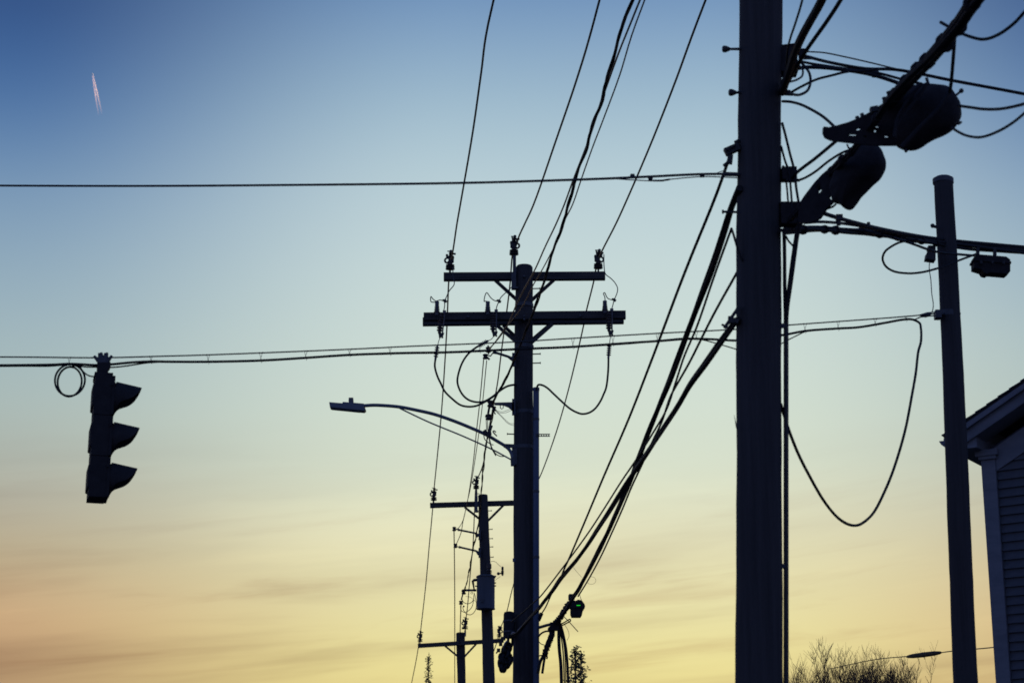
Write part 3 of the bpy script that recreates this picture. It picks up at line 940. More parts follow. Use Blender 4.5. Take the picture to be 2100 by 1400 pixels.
# ================================================================== primary conductors
def primary(label, pix, top_end):
    return wire('power_line', label, 'power line', pix, Y1, 20.2, 0.0130, 'wire', 'overhead power lines', [top_end])
g1 = 'overhead power lines'
zarm = 11.75
eA, eB, eC = Vector((0.62, Y0 + 0.1, zarm)), Vector((1.55, Y0 + 0.1, zarm + 0.3)), Vector((2.75, Y0 + 0.1, zarm))
primary('single power line rising steeply from the insulator at the long end of the upper arm',
        [(925.5, 533, YB), (929.5, 511), (937, 460), (944, 420), (970, 268.6), (987, 148.6), (1001.4, 48.6)], eA)
primary('power line rising from the raised insulator on top of the double-arm pole',
        [(1058, 505), (1064.6, 484), (1075.6, 460), (1094, 420), (1140, 288.6), (1185.7, 154), (1218, 44)], eB)
primary('power line rising from the upper arm insulator on the side of the thick pole',
        [(1229, 527), (1235.8, 512), (1262.5, 460), (1281, 420), (1334, 297), (1385.7, 165.7), (1428.6, 48.6)], eC)
# arm at the top of the thick pole that takes those lines
mb = MB().bar(eA + Vector((-0.2, -0.25, -0.36)), eC + Vector((0.2, -0.25, -0.36)), 0.11, 0.13)
build(mb, 'crossarm', 'arm', p0.root, 0)
for e in (eA, eC):
    insulator(p0, e + Vector((0, -0.12, -0.30)), 1.0, 1)
insulator(p0, eB + Vector((0.0, -0.1, -0.24)), 1.0, 1)
build(MB().bar(eB + Vector((0, -0.1, -0.25)), eB + Vector((0, -0.1, -0.75)), 0.05, 0.05, Vector((0, 1, 0))), 'pole_top_bracket', 'galv', p0.root, 0)

wire('power_line', 'thin power line descending from the long upper arm end to the transformer pole', 'power line',
     [(924, 536), (922.6, 552), (920, 581), (916.5, 669), (909.3, 790), (904, 860), (889.5, 1008)], YB, Y2B, 0.0128, 'wire', g1)
wire('power_line', 'power line descending beside the shaft from the raised pole-top insulator', 'power line',
     [(1056, 507), (1051.5, 520), (1050, 528), (1046, 581), (1039, 640), (1028, 722), (1021, 780), (1014, 820), (1000, 892), (990, 954), (977, 986)], YF + 0.1, Y2F, 0.0128, 'wire', g1)
wire('power_line', 'power line slanting down behind the black riser loop and behind the pole', 'power line',
     [(1228, 530), (1222, 552), (1217.6, 576.6), (1202, 639.7), (1197, 666), (1168, 790), (1140, 888), (1106, 980), (1093, 1003)], YB, Y2B, 0.0128, 'wire', g1)
wire('power_line', 'thin line from the outer transformer-pole insulator down to the farthest arm', 'power line',
     [(889.5, 1008), (887, 1045), (880, 1121), (874, 1190), (862, 1298)], Y2B, Y3B, 0.0128, 'wire', g1)
wire('power_line', 'thin line behind the service leads down to the farthest pole top', 'power line',
     [(977, 986), (975, 1005), (973.4, 1039), (970, 1115), (964.6, 1172.6), (958, 1250), (954.5, 1274)], Y2 + 0.15, Y3F, 0.0128, 'wire', g1)
wire('power_line', 'thin line emerging under the double-arm pole to the end of the farthest arm', 'power line',
     [(1093, 1003), (1082, 1080), (1064, 1160), (1050, 1209), (1037.7, 1259), (1025, 1290)], Y2B, Y3B, 0.0128, 'wire', g1)
wire('power_line', 'line leaving the low outer insulator of the farthest arm out of view', 'power line',
     [(861, 1300), (858, 1325), (853, 1355), (846, 1390), (838, 1430)], Y3B, 70, 0.0128, 'wire', g1)
wire('power_line', 'line leaving the inner insulator of the farthest arm, behind the pole', 'power line',
     [(1024, 1292), (1020, 1312), (1011, 1340), (1000, 1380), (985, 1420)], Y3B, 70, 0.0128, 'wire', g1)

# ================================================================== secondary lines
zs = 10.1
sEnd = Vector((1.62, Y0, zs))
Dpx = [(1009, 828), (1015, 818), (1020, 806), (1034, 783), (1053.7, 739), (1064.6, 712.6), (1073, 693), (1085, 661.6), (1098.6, 627.6), (1106, 603), (1117, 574), (1123, 552), (1129, 530), (1140, 498.9), (1154.5, 460), (1165.7, 420), (1176, 383), (1188.6, 340), (1203, 305.7), (1210, 274), (1220, 243), (1236, 203), (1243, 168.6), (1256, 126), (1263, 100), (1278, 48)]
bundle('twisted_service_cable', 'twisted thick service cable crossing in front of the double-arm pole', 'cable', Dpx, Y1 - 0.3, 17.0,
       [(0.009, 0, 0.0100), (0.010, 2.1, 0.0090), (0.009, 4.2, 0.0090)], 1.6, [sEnd], step=0.10, part='strand', wob=0.35)
wire('secondary_line', 'bare wire crossing the pole face to the upper spool bracket, meeting the twisted cable', 'power line',
     [(1003, 715), (1008, 710), (1024.6, 690.7), (1041.6, 666), (1058.6, 625), (1073, 596), (1097.4, 552), (1118, 506), (1140, 460), (1157, 420), (1176, 368), (1208, 285), (1235, 203), (1243, 180), (1271, 103), (1293, 48.6)], Y1 - 0.3, 17.2, 0.0098, 'strand', 'bare secondary wires', [sEnd + Vector((0.05, 0, 0.1))])
wire('secondary_line', 'thinnest of the three bare wires rising together, farthest from the twisted cable', 'power line',
     [(1001, 720), (1008, 711), (1039, 669), (1053.7, 652), (1073, 625), (1092.6, 586), (1109.6, 557), (1121.7, 535), (1138.7, 501), (1157, 454), (1174, 420), (1191, 371), (1214, 305.7), (1237, 245.7), (1271, 154), (1304, 48.6)], Y1 - 0.3, 17.2, 0.0078, 'strand', 'bare secondary wires', [sEnd + Vector((0.12, 0, 0.2))])
wire('secondary_line', 'thin wire from the upper spool bracket down to the lower arm of the transformer pole', 'power line',
     [(992, 734), (987.5, 785), (983, 832), (978, 876), (970, 952), (960, 1020), (954, 1049), (949.6, 1068), (945, 1093), (935.5, 1116)], YK, Y2K, 0.0085, 'wire', 'bare secondary wires')
wire('secondary_line', 'thin wire from the upper spool bracket down to the upper arm of the transformer pole', 'power line',
     [(998, 739), (993.6, 785), (989, 832), (983, 880), (976, 930), (964, 1004), (957.4, 1032), (950, 1065), (940, 1082), (932, 1085)], YK, Y2K, 0.0075, 'wire', 'bare secondary wires')
wire('secondary_line', 'straight vertical-looking wire leaving the lower spool of the transformer pole', 'power line',
     [(931, 1086), (931.6, 1118), (932.4, 1200), (932.6, 1300), (932.5, 1400)], Y2K, 62, 0.012, 'wire', 'bare secondary wires')
# the twisted cable goes on from the knuckle to the transformer pole
bundle('twisted_service_cable', 'wavy twisted cable between the street light arm and the transformer pole bracket', 'cable',
       [(1010, 846), (1007, 868), (1003, 885), (998, 903), (994, 930), (990, 970), (987, 1008), (985, 1036), (981.8, 1068), (976, 1099), (970, 1126), (963.7, 1160.7), (955.8, 1200), (952, 1211)], YK, Y2K - 0.12,
       [(0.008, 0, 0.010), (0.009, 2.1, 0.008)], 1.6, step=0.12, part='strand', wob=0.4)
kn = thing('splice_cluster', 'cluster of connectors and cut wire tails on the cable above the street light arm', 'wire splice', P(1000, 900, YK - 0.05))
mb = MB()
for (x0, y0, x1, y1, r) in ((1008, 872, 1004, 884, 0.022), (993, 882, 998, 889, 0.028), (1003, 880, 1005, 892, 0.026), (998, 886, 1002, 896, 0.026)):
    mb.tube([P(x0, y0, YK - 0.06), P(x1, y1, YK - 0.06)], r, 8)
build(mb, 'connector', 'iron', kn)
for pts, r in (([(997, 861), (998, 882)], 0.006), ([(1000, 862), (1000, 880)], 0.006), ([(1019, 894), (1011, 884.5), (1013, 883), (1017, 886)], 0.010),
               ([(992, 892), (994, 900), (999, 905), (1006, 910), (1012, 912)], 0.007), ([(1003, 898), (1006, 912), (1010, 922), (1014, 929), (1017, 934)], 0.009),
               ([(1004, 900), (1009, 918), (1017, 930), (1026, 935), (1033, 935.5)], 0.007), ([(999, 896), (998, 910), (996, 922)], 0.009)):
    build(MB().tube(spline(wpts(pts, YK - 0.06, YK - 0.06)), r, 6), 'wire_tail', 'cable', kn)
wire('service_drop', 'dark service cable dropping straight from the transformer knuckle to the farthest pole', 'cable',
     [(945.5, 1240), (944.5, 1262), (943.5, 1297), (942.5, 1330)], Y2K - 0.1, Y3 - 0.25, 0.012, 'cable')

# ================================================================== telephone cables between the thick pole and the double-arm pole
wire('guy_strand', 'lone straight cable apart from the bundles, from the thick pole downward', 'cable',
     [(1497, 320), (1490, 340), (1468.6, 400), (1405, 557), (1340, 728.6), (1290, 857), (1241, 970), (1197.7, 1073), (1167, 1144.6), (1156, 1168.7), (1150, 1186)], Y0 - 0.05, 27.6, 0.0125, 'cable')
K2, k2c = bundle('cable_bundle', 'upper thick telephone cable bundle leading to the box with the green light', 'cable bundle',
     [(1516, 385), (1503, 417), (1483, 480), (1460, 548.6), (1434, 617), (1408.6, 685.7), (1385.7, 748.6), (1347, 844), (1326, 896), (1308, 944.6), (1290, 993), (1270, 1037), (1243, 1098), (1219, 1146), (1200.5, 1181.7), (1185.7, 1209.6), (1172.7, 1228), (1161.6, 1248.6), (1148.6, 1265), (1141, 1276)], Y0 - 0.1, Y1 - 0.45,
     [(0.014, 0, 0.0150), (0.015, 1.7, 0.0130), (0.014, 3.3, 0.0140), (0.015, 4.8, 0.0120), (0, 0, 0.012)], 9.0, wob=0.12)
K3, k3c = bundle('cable_bundle', 'lower thick telephone cable bundle tied off on the double-arm pole', 'cable bundle',
     [(1512, 654), (1500, 671), (1477, 703), (1448.6, 743), (1414, 791), (1390.6, 831), (1359.7, 880), (1331, 924), (1305.7, 960), (1280, 998.6), (1254, 1042), (1223, 1088.6), (1182, 1148), (1152, 1183.6), (1133.7, 1209.6), (1115, 1233.7), (1104, 1248.6), (1089, 1265), (1074, 1282), (1061, 1297), (1047, 1303)], Y0 - 0.1, YJ - 0.08,
     [(0.012, 0.4, 0.0145), (0.013, 2.2, 0.0125), (0.013, 4.0, 0.0130), (0, 0, 0.01)], 9.0, wob=0.12)
wire('drop_wire', 'thin wire crossing from beside the upper bundle to above the lower bundle', 'cable',
     [(1500, 468.6), (1463, 571), (1428.6, 671), (1403, 731), (1385, 786), (1367, 839), (1340, 886), (1303, 944.6), (1275, 985.7), (1244, 1034.6), (1210.6, 1086), (1171, 1141), (1148.6, 1170.6), (1109.6, 1220.7), (1100, 1230), (1070, 1257), (1048, 1274.6)], Y0 - 0.05, YJ - 0.1, 0.0095, 'cable', 'thin telephone wires')
wire('drop_wire', 'thin wire from the thick pole passing behind the lower bundle to the green-lit box', 'cable',
     [(1530, 524), (1513, 556), (1463, 645.7), (1414, 743), (1393, 780), (1375, 813), (1357, 865), (1339, 903), (1313, 960), (1295, 998.6), (1277, 1042), (1254, 1093.7), (1232, 1141), (1206, 1189), (1185.7, 1222)], Y0 - 0.02, 28.3, 0.0105, 'cable', 'thin telephone wires')
wire('drop_wire', 'short thin wire tail between the upper bundle and the thick pole shaft', 'cable',
     [(1500, 468), (1504, 480), (1509, 497), (1514, 514), (1522, 535)], Y0 - 0.1, Y0 - 0.1, 0.009, 'cable', 'thin telephone wires')
wire('drop_wire', 'short wire branching under the lower bundle to the shaft of the double-arm pole', 'cable',
     [(1136, 1207), (1128, 1224), (1118, 1246), (1107, 1263), (1104, 1270)], 28.0, Y1 - 0.2, 0.010, 'cable', 'thin telephone wires')
build(MB().tube([P(1111, 1256, Y1 - 0.22), P(1104, 1272, Y1 - 0.2)], 0.028, 8), 'drop_clamp', 'iron', p1.root)
for pts in ([(1176, 1163), (1184, 1173), (1193, 1183)], [(1203, 1193), (1210, 1197), (1218, 1196), (1222, 1189), (1218, 1183), (1211, 1182)]):
    build(MB().tube(spline(wpts(pts, 27.4, 27.4)), 0.0022, 5), 'wire_tail', 'wire', K2)
# box with the green light
YN = 28.2
bx = thing('strand_terminal', 'small dark tapered terminal box with a glowing green line, hung from the bundle', 'terminal box', P(1184, 1264, YN))
s = mpp(1245, YN)
def slab(pts, Y, d):
    return MB().prism([P(x, y, Y - d / 2) for x, y in pts], Vector((0, d, 0)))
body = build(slab([(1170, 1243), (1197, 1243), (1194, 1258), (1191, 1263), (1172.5, 1263), (1170, 1257)], YN, 0.16), 'body', 'case', bx, 0)
lid = build(slab([(1169, 1244), (1168.5, 1236), (1172, 1229), (1181, 1231), (1185, 1228.5), (1190, 1229), (1194, 1231), (1199, 1238), (1200, 1242), (1196.5, 1248), (1190, 1245), (1180, 1246)], YN, 0.20), 'lid', 'case', bx, 0)
build(slab([(1182.5, 1239.9), (1190, 1239.9), (1190, 1240.9), (1182.5, 1240.9)], YN - 0.103, 0.006), 'indicator', 'led', lid, 0)
mb = MB().bar(P(1171, 1230, YN), P(1173, 1218, YN), 0.08, 0.06, Vector((0, 1, 0)))
mb.box(P(1172, 1224, YN), 0.09, 0.09, 0.06)
for q in (1170, 1174, 1178):
    mb.tube([P(q, 1221, YN - 0.05), P(q, 1217, YN - 0.05)], 0.008, 6)
build(mb, 'hanger', 'iron', bx, 0)
build(MB().tube(spline(wpts([(1193, 1231), (1191, 1226), (1189, 1219)], YN, YN)), 0.004, 5), 'tail_wire', 'wire', bx)
# cable ties along the rough end of the bundle
mb = MB()
rnd = random.Random(5)
for i in range(16):
    f = i / 15
    x, y = 1168 - 27 * f + rnd.uniform(-1, 1), 1236 + 40 * f + rnd.uniform(-1, 1)
    c = P(x, y, Y1 - 0.55)
    mb.lathe(c, P(x - 3, y + 4, Y1 - 0.55) - c, [(-0.014, 0.034), (-0.01, 0.044), (0.01, 0.044 + rnd.uniform(-0.006, 0.008)), (0.014, 0.034)], 8)
build(mb, 'wrap', 'case', K2)
# stand-off knuckle and the cables turning down the pole
YQ = Y1 - 0.45
kd = thing('cable_knuckle', 'knot of dark cables on a short bracket beside the green-lit box', 'cable junction', P(1138, 1296, YQ))
mb = MB().tube([P(1102, 1287, Y1 - 0.2), P(1122, 1281, YQ + 0.1), P(1136, 1278, YQ)], 0.022, 8)
build(mb, 'bracket', 'galv', kd)
mb = MB().box(P(1137, 1284, YQ), 0.13, 0.12, 0.11).box(P(1141, 1277, YQ), 0.10, 0.1, 0.06)
mb.ball(P(1130, 1290, YQ), 0.05, 10).ball(P(1146, 1281, YQ), 0.05, 10)
build(mb, 'clamp', 'case', kd, 0)
for pts, r in (([(1147, 1282), (1146, 1300), (1147, 1330), (1150, 1360), (1152, 1420)], 0.024),
               ([(1150, 1281), (1155, 1300), (1160, 1325), (1163, 1352), (1166, 1420)], 0.019),
               ([(1148, 1285), (1151, 1305), (1155, 1340), (1158, 1420)], 0.010),
               ([(1149, 1284), (1153, 1302), (1158, 1335), (1161, 1420)], 0.008),
               ([(1128, 1293), (1118, 1294), (1110, 1298), (1103, 1306)], 0.013),
               ([(1104, 1304), (1105, 1314), (1109, 1319), (1117, 1322)], 0.006),
               ([(1131, 1290), (1128, 1304), (1122, 1318), (1118, 1332), (1115, 1342), (1108, 1356), (1103, 1380)], 0.022),
               ([(1136, 1290), (1134, 1304), (1127, 1318), (1121, 1335), (1117, 1348), (1112, 1380)], 0.018),
               ([(1128, 1316), (1124, 1330), (1121, 1341), (1123, 1347), (1120, 1350)], 0.006),
               ([(1146, 1281), (1158, 1275), (1169, 1269), (1170, 1272), (1160, 1278), (1150, 1283)], 0.009),
               ([(1157, 1264), (1166, 1273), (1176, 1284), (1185.5, 1294.5)], 0.006),
               ([(1158, 1280), (1165, 1292), (1167, 1303), (1163, 1312)], 0.003),
               ([(1103, 1345), (1110, 1343), (1121, 1345), (1122, 1350)], 0.009)):
    build(MB().tube(spline(wpts(pts, YQ, YQ if pts[0][0] > 1126 else Y1 - 0.25)), r, 8), 'cable', 'cable', kd)
mb = MB()
for i in range(14):
    f = i / 13
    c = P(1133 - 16 * f + rnd.uniform(-1, 1), 1298 + 42 * f, YQ - 0.03)
    mb.lathe(c, (0.4, 0, 1), [(-0.012, 0.03), (-0.008, 0.042), (0.008, 0.045), (0.012, 0.03)], 8)
build(mb, 'wrap', 'case', kd)

# ================================================================== horizontal service line
hl = thing('service_line', 'lone level wire across the upper sky with small clamps near the thick pole', 'power line', P(1511, 360, Y0))
YHl = 18.0
build(MB().tube(spline(wpts([(1515, 357, Y0), (1437, 357.5), (1340, 362), (1254, 366), (1111, 371), (940, 375.5), (600, 379.5), (300, 381.5), (48, 381), (-120, 380)], Y0 - 0.05, YHl)), 0.0100, 7), 'conductor', 'wire', hl)
build(MB().tube(spline(wpts([(1254, 366.3), (1311, 370), (1346, 371), (1373, 368), (1437, 362.5), (1475, 363), (1513, 365)], 15.3, Y0 - 0.05)), 0.0045, 6), 'neutral', 'wire', hl)
build(MB().tube(wpts([(1340, 370.5), (1358, 370.5), (1373, 368)], 14.9, 14.75), 0.008, 7), 'sleeve', 'iron', hl)
build(MB().tube(spline(wpts([(1467, 356), (1478, 352), (1488, 349)], 14.15, Y0 - 0.05)), 0.0035, 5), 'tail_wire', 'wire', hl)
for x, y, Y in ((1297, 360.8, 15.1), (1334, 365.7, 14.95), (1440, 359.6, 14.25)):
    build(MB().box(P(x, y, Y), 0.034, 0.03, 0.026).tube([P(x - 5, y, Y), P(x + 5, y, Y)], 0.006, 6), 'clamp', 'iron', hl, 0)

# ================================================================== traffic signal span
Yl, Yr = 16.6, YR - 0.16
span_px = [(-160, 731), (48, 732), (212, 733.2), (340, 730), (427, 727.5), (717, 716), (840, 710), (1056, 701), (1140, 695.7), (1357, 683), (1511, 675), (1616, 666.6), (1860, 648.6), (1917, 643)]
sp = thing('span_wire', 'thin taut span wire that holds up the traffic light, with wire ties', 'span wire', P(1917, 643, Yr))
def spanY(px):
    f = (px + 160) / (1917 + 160)
    return 1 / ((1 - f) / Yl + f / Yr)
build(MB().tube(spline([P(x, y, spanY(x)) for x, y in span_px]), 0.0064, 7), 'strand', 'wire', sp)
cab = [(-160, 750), (48, 748.5), (110, 747.5), (145, 746), (200, 748.5), (227, 747), (270, 743), (310, 741), (350, 741.5), (430, 741.5), (535, 739), (627, 733.5), (717, 727.5), (800, 724.5), (840, 723.5), (925, 722), (1056, 716), (1093, 714.5), (1175, 711), (1283, 703.5), (1351, 699), (1414, 694.5), (1460, 695.5), (1511, 698), (1560, 694), (1616, 685), (1651, 678.6), (1717, 673.5), (1760, 671), (1817, 661.5), (1854, 655), (1871, 655), (1883, 660), (1888.6, 674), (1888.6, 700), (1883, 722), (1878, 765), (1870, 811), (1856, 883), (1833, 960.6), (1812, 1012), (1791.5, 1050.6), (1771, 1070.5), (1754, 1077), (1735, 1072.5), (1714, 1057), (1688.6, 1025), (1663, 981), (1637, 930), (1616.6, 878), (1601, 828)]
cpts = []
arc = 0.0
icut = cab.index((1883, 660))
for i, (x, y) in enumerate(cab):
    if i <= icut:
        cpts.append(P(x, y, spanY(x) - 0.01))
    else:
        f = (i - icut) / (len(cab) - 1 - icut)
        cpts.append(P(x, y, (1 - f) * spanY(1883) + f * (Y0 - 0.05)))
wire_o = build(MB().tube(spline(cpts, 7), 0.0115, 8), 'signal_cable', 'cable')
tag(wire_o, 'black signal cable under the span wire that ends in one deep hanging loop', 'cable')
wire_o = build(MB().tube(spline([P(x, y, spanY(x) + 0.01) for x, y in ((1180, 711.5), (1300, 704), (1360, 697), (1415, 693), (1440, 696.5), (1480, 707), (1513, 717), (1535, 725))]), 0.0055, 6), 'signal_cable', 'cable')
tag(wire_o, 'thin branch of the signal cable bending down behind the thick pole', 'cable')
wire_o = build(MB().tube(spline([P(x, y, spanY(x) + 0.01) for x, y in ((1600, 706), (1616, 697), (1634, 688), (1655, 679), (1720, 674.5))]), 0.0055, 6), 'signal_cable', 'cable')
tag(wire_o, 'thin branch of the signal cable coming up past the riser pipe', 'cable')
wire_o = build(MB().tube(spline([P(x, y, spanY(x) + 0.0) for x, y in ((-160, 752), (48, 750.5), (100, 750.5), (145, 748), (175, 752), (200, 752.5), (230, 753), (260, 750), (300, 744), (330, 742))]), 0.0065, 6), 'signal_cable', 'cable')
tag(wire_o, 'second signal cable sagging past the traffic light hanger', 'cable')
def y_on(px, line):
    for (a, b), (c, d) in zip(line, line[1:]):
        if a <= px <= c:
            return b + (d - b) * (px - a) / (c - a)
    return line[-1][1]
for x in (142, 310, 427, 535, 627, 717, 800, 984, 1175, 1257, 1348, 1428, 1651, 1719, 1795, 1858):
    Y = spanY(x) - 0.008
    ya, yb = y_on(x, span_px) - 1.5, y_on(x, cab[:icut]) + 2.5
    mb = MB()
    d1 = 3.5
    mb.tube([P(x - d1, ya, Y), P(x - 1, (ya + yb) / 2, Y), P(x + d1 * 0.7, yb, Y), P(x + d1 * 0.2, yb + 2.5, Y)], 0.0021, 5)
    mb.tube([P(x + d1, ya - 0.5, Y - 0.006), P(x + 1, (ya + yb) / 2 - 1, Y - 0.006), P(x - d1 * 0.8, yb, Y - 0.006)], 0.0021, 5)
    build(mb, 'tie', 'wire', sp)
mb = MB().tube([P(1886, 646.5, Yr), P(1902, 644.5, Yr), P(1909, 643.5, Yr)], [0.009, 0.022, 0.012], 8)
mb.tube([P(1876, 655, Yr), P(1888, 650, Yr), P(1900, 648.5, Yr), P(1920, 647, Yr)], 0.006, 6)
mb.tube([P(1902, 641, Yr), P(1921, 639.5, Yr)], 0.005, 6)
build(mb, 'turnbuckle', 'galv', sp)
# coil of spare cable
Yc = spanY(144)
cc = thing('cable_coil', 'round coil of spare black cable hanging beside the traffic light', 'cable coil', P(144.5, 818, Yc))
pts = []
for i in range(81):
    q = 2 * math.pi * i / 40 - math.pi / 2 + 0.2
    kx = 28 if i < 40 else 22
    w = min(1, i / 6) if i < 40 else 1
    c = P(144.5 - (3 if i >= 40 else 0), 780.5, Yc)
    sx = mpp(780, Yc)
    z_ = -math.sin(q) * (35.5 if i < 40 else 33.5) * sx
    pts.append(c + Vector((math.cos(q) * kx * sx, math.cos(q + 0.6) * 0.06 + (0.03 if i > 40 else -0.02), z_)))
build(MB().tube(pts, 0.0092, 8), 'loop', 'cable', cc)
build(MB().tube(spline([P(x, y, Yc) for x, y in ((152, 745), (163, 750), (170, 761), (182, 770), (200, 773))]), 0.0065, 7), 'tail', 'cable', cc)

# ================================================================== traffic light
Yt = spanY(212)
top = P(211, 776, Yt)
sg = mpp(780, Yt)
psi = math.atan2(top.x, top.y) * -1 + rad(3)       # turned side-on, a little away from us
U = Vector((math.cos(psi), math.sin(psi), 0))       # the way the lenses face
V = Vector((-math.sin(psi), math.cos(psi), 0))
Z = Vector((0, 0, 1))
tl = thing('traffic_light', 'black three-section traffic light seen side-on, hanging from the span wire', 'traffic light', top - Z * 250 * sg)
SEC = 82.5 * sg / math.cos(TH) * 0.985
dep = 36 * sg
W = 0.30
for k, lens in enumerate(('red', 'amber', 'green')):
    zt_ = top.z - k * SEC
    o = Vector((top.x, top.y, zt_ - SEC / 2))
    prof = [(-dep * 0.46, -SEC * 0.492), (-dep * 0.46, -SEC * 0.28), (-dep * 0.56, -SEC * 0.26), (-dep * 0.56, SEC * 0.26), (-dep * 0.46, SEC * 0.28), (-dep * 0.46, SEC * 0.492), (dep * 0.5, SEC * 0.492), (dep * 0.5, -SEC * 0.492)]
    mb = MB().prism([o + U * a + Z * b - V * W / 2 for a, b in prof][::-1], V * W)
    sec = build(mb, 'housing_section', 'signal', tl, 0)
    # door with its rim
    mb = MB().box(o + U * (dep * 0.5 + 0.010), 0.024, W + 0.012, SEC * 0.95, U, V, Z)
    mb.tube([o + U * (dep * 0.5) + V * (W / 2 + 0.012) - Z * SEC * 0.3, o + U * (dep * 0.5) + V * (W / 2 + 0.012) - Z * SEC * 0.22], 0.010, 6)
    mb.tube([o + U * (dep * 0.5) - V * (W / 2 + 0.012) + Z * SEC * 0.22, o + U * (dep * 0.5) - V * (W / 2 + 0.012) + Z * SEC * 0.3], 0.010, 6)
    build(mb, 'door', 'signal', sec, 0)
    R = 0.152
    co = o + U * (dep * 0.5 + 0.024) + Z * 0.005
    build(MB().lathe(co, U, [(0.0, R * 0.96), (0.012, R * 0.9), (0.025, R * 0.6), (0.03, 0.01)], 24), 'lens', lens, sec)
    # cut-away visor: long at the top, swept back below
    tilt = rad(10)
    UA = (U * math.cos(tilt) - Z * math.sin(tilt)).normalized()
    ZA = UA.cross(V) * -1
    if ZA.z < 0:
        ZA = -ZA
    Ltab = [(-1.0, 8), (-0.80, 8.5), (-0.60, 10), (-0.42, 12), (-0.28, 15.5), (-0.12, 24), (0.04, 33), (0.32, 41), (0.74, 47), (1.0, 49)]
    def Lof(zn):
        for (a, la), (b_, lb) in zip(Ltab, Ltab[1:]):
            if zn <= b_ + 1e-9:
                return la + (lb - la) * (zn - a) / (b_ - a)
        return Ltab[-1][1]
    mb = MB()
    ns = 48
    for rr in (R, R - 0.006):
        for i in range(ns):
            q = 2 * math.pi * i / ns
            zn = math.sin(q)
            a = co + V * (rr * math.cos(q)) + ZA * (rr * zn) - U * 0.01
            mb.v.append(a)
            mb.v.append(a + UA * (Lof(zn) * sg * 1.03 + 0.01))
    for i in range(ns):
        j = (i + 1) % ns
        m0 = 2 * ns
        mb.f.append((2 * i, 2 * j, 2 * j + 1, 2 * i + 1))
        mb.f.append((m0 + 2 * j, m0 + 2 * i, m0 + 2 * i + 1, m0 + 2 * j + 1))
        mb.f.append((2 * i + 1, 2 * j + 1, m0 + 2 * j + 1, m0 + 2 * i + 1))
    build(mb, 'visor', 'signal', sec, 50)
# hanger: disconnect hub, span clamp with its prongs
mb = MB().box(top + Z * 0.006, dep * 1.02, W * 0.9, 0.03, U, V, Z)
build(mb, 'top_plate', 'signal', tl, 0)
def tp(px, py):
    return P(px, py, Yt)
mb = MB().prism([tp(199, 746) - V * 0.05, tp(199, 773) - V * 0.05, tp(212, 773) - V * 0.05, tp(221, 768) - V * 0.05, tp(222, 760) - V * 0.05, tp(226, 755) - V * 0.05, tp(226, 745) - V * 0.05], V * 0.10)
build(mb, 'disconnect_hub', 'signal', tl, 0)
mb = MB().prism([tp(199, 748) - V * 0.03, tp(222, 748) - V * 0.03, tp(222, 738) - V * 0.03, tp(200, 738) - V * 0.03], V * 0.06)
for x0, y0, x1, y1 in ((204, 742, 193, 730), (206, 740, 203.5, 724), (211, 738, 207, 723), (216, 738, 216, 724), (217, 740, 219.5, 723), (220, 742, 229.5, 729)):
    mb.tube([tp(x0, y0), tp(x1, y1)], [0.020, 0.012], 8)
build(mb, 'span_clamp', 'galv', tl, 30)
mb = MB().tube([top + Z * 0.0, top + Z * 0.06], 0.035, 12)
build(mb, 'entrance_nipple', 'galv', tl)
mb = MB().lathe(top - Z * (3 * SEC) + Z * 0.004, (0, 0, -1), [(-0.01, 0.05), (0.006, 0.05), (0.016, 0.02)], 12)
build(mb, 'bottom_plug', 'signal', tl)

# ================================================================== slim capped pole
pr = Pole('utility_pole', 'slim leaning pole with a flat cap beside the house eave', (1934, 368), 38, (1980, 1350), 50, YR)
z = pr.ztop
build(MB().lathe(pr.at(z - 0.045), pr.k, [(0, pr.r(z) * 1.02), (0.004, pr.r(z) * 1.12), (0.05, pr.r(z) * 1.12), (0.068, pr.r(z) * 0.8), (0.075, 0.01)], 24), 'cap', 'galv', pr.root)
mb = MB().tube([P(1912, 463, YR - 0.1), P(1922, 466, YR - 0.1)], 0.016, 8).ball(P(1912.5, 463, YR - 0.1), 0.022, 8)
build(mb, 'stud', 'iron', pr.root)
for (x0, x1, y) in ((1968, 1985.5 - 17, 643),):
    pass
mb = MB().box(P(1923, 645.5, YR - 0.08), 0.055, 0.10, 0.075)
mb.tube([P(1925, 643, YR - 0.08), P(1969, 643, YR - 0.02)], 0.014, 8)
build(mb, 'span_bracket', 'galv', pr.root, 0)
z = pr.z_of(645)
build(MB().lathe(pr.at(z - 0.03), pr.k, [(0, pr.r(z)), (0.004, pr.r(z) * 1.05), (0.055, pr.r(z) * 1.05), (0.06, pr.r(z))], 24), 'band', 'galv', pr.root)
mb = slab([(1904, 503), (1919, 503), (1919, 533), (1899, 530), (1901, 518), (1905, 512)], YR - 0.14, 0.10)
build(mb, 'cable_bracket', 'iron', pr.root, 0)
ptube('ground_wire', pr.root, [(1907, 531), (1905.7, 551), (1909, 574), (1911, 603), (1914, 625), (1911, 640), (1899, 650), (1886, 646)], YR - 0.14, Yr, 0.0045)

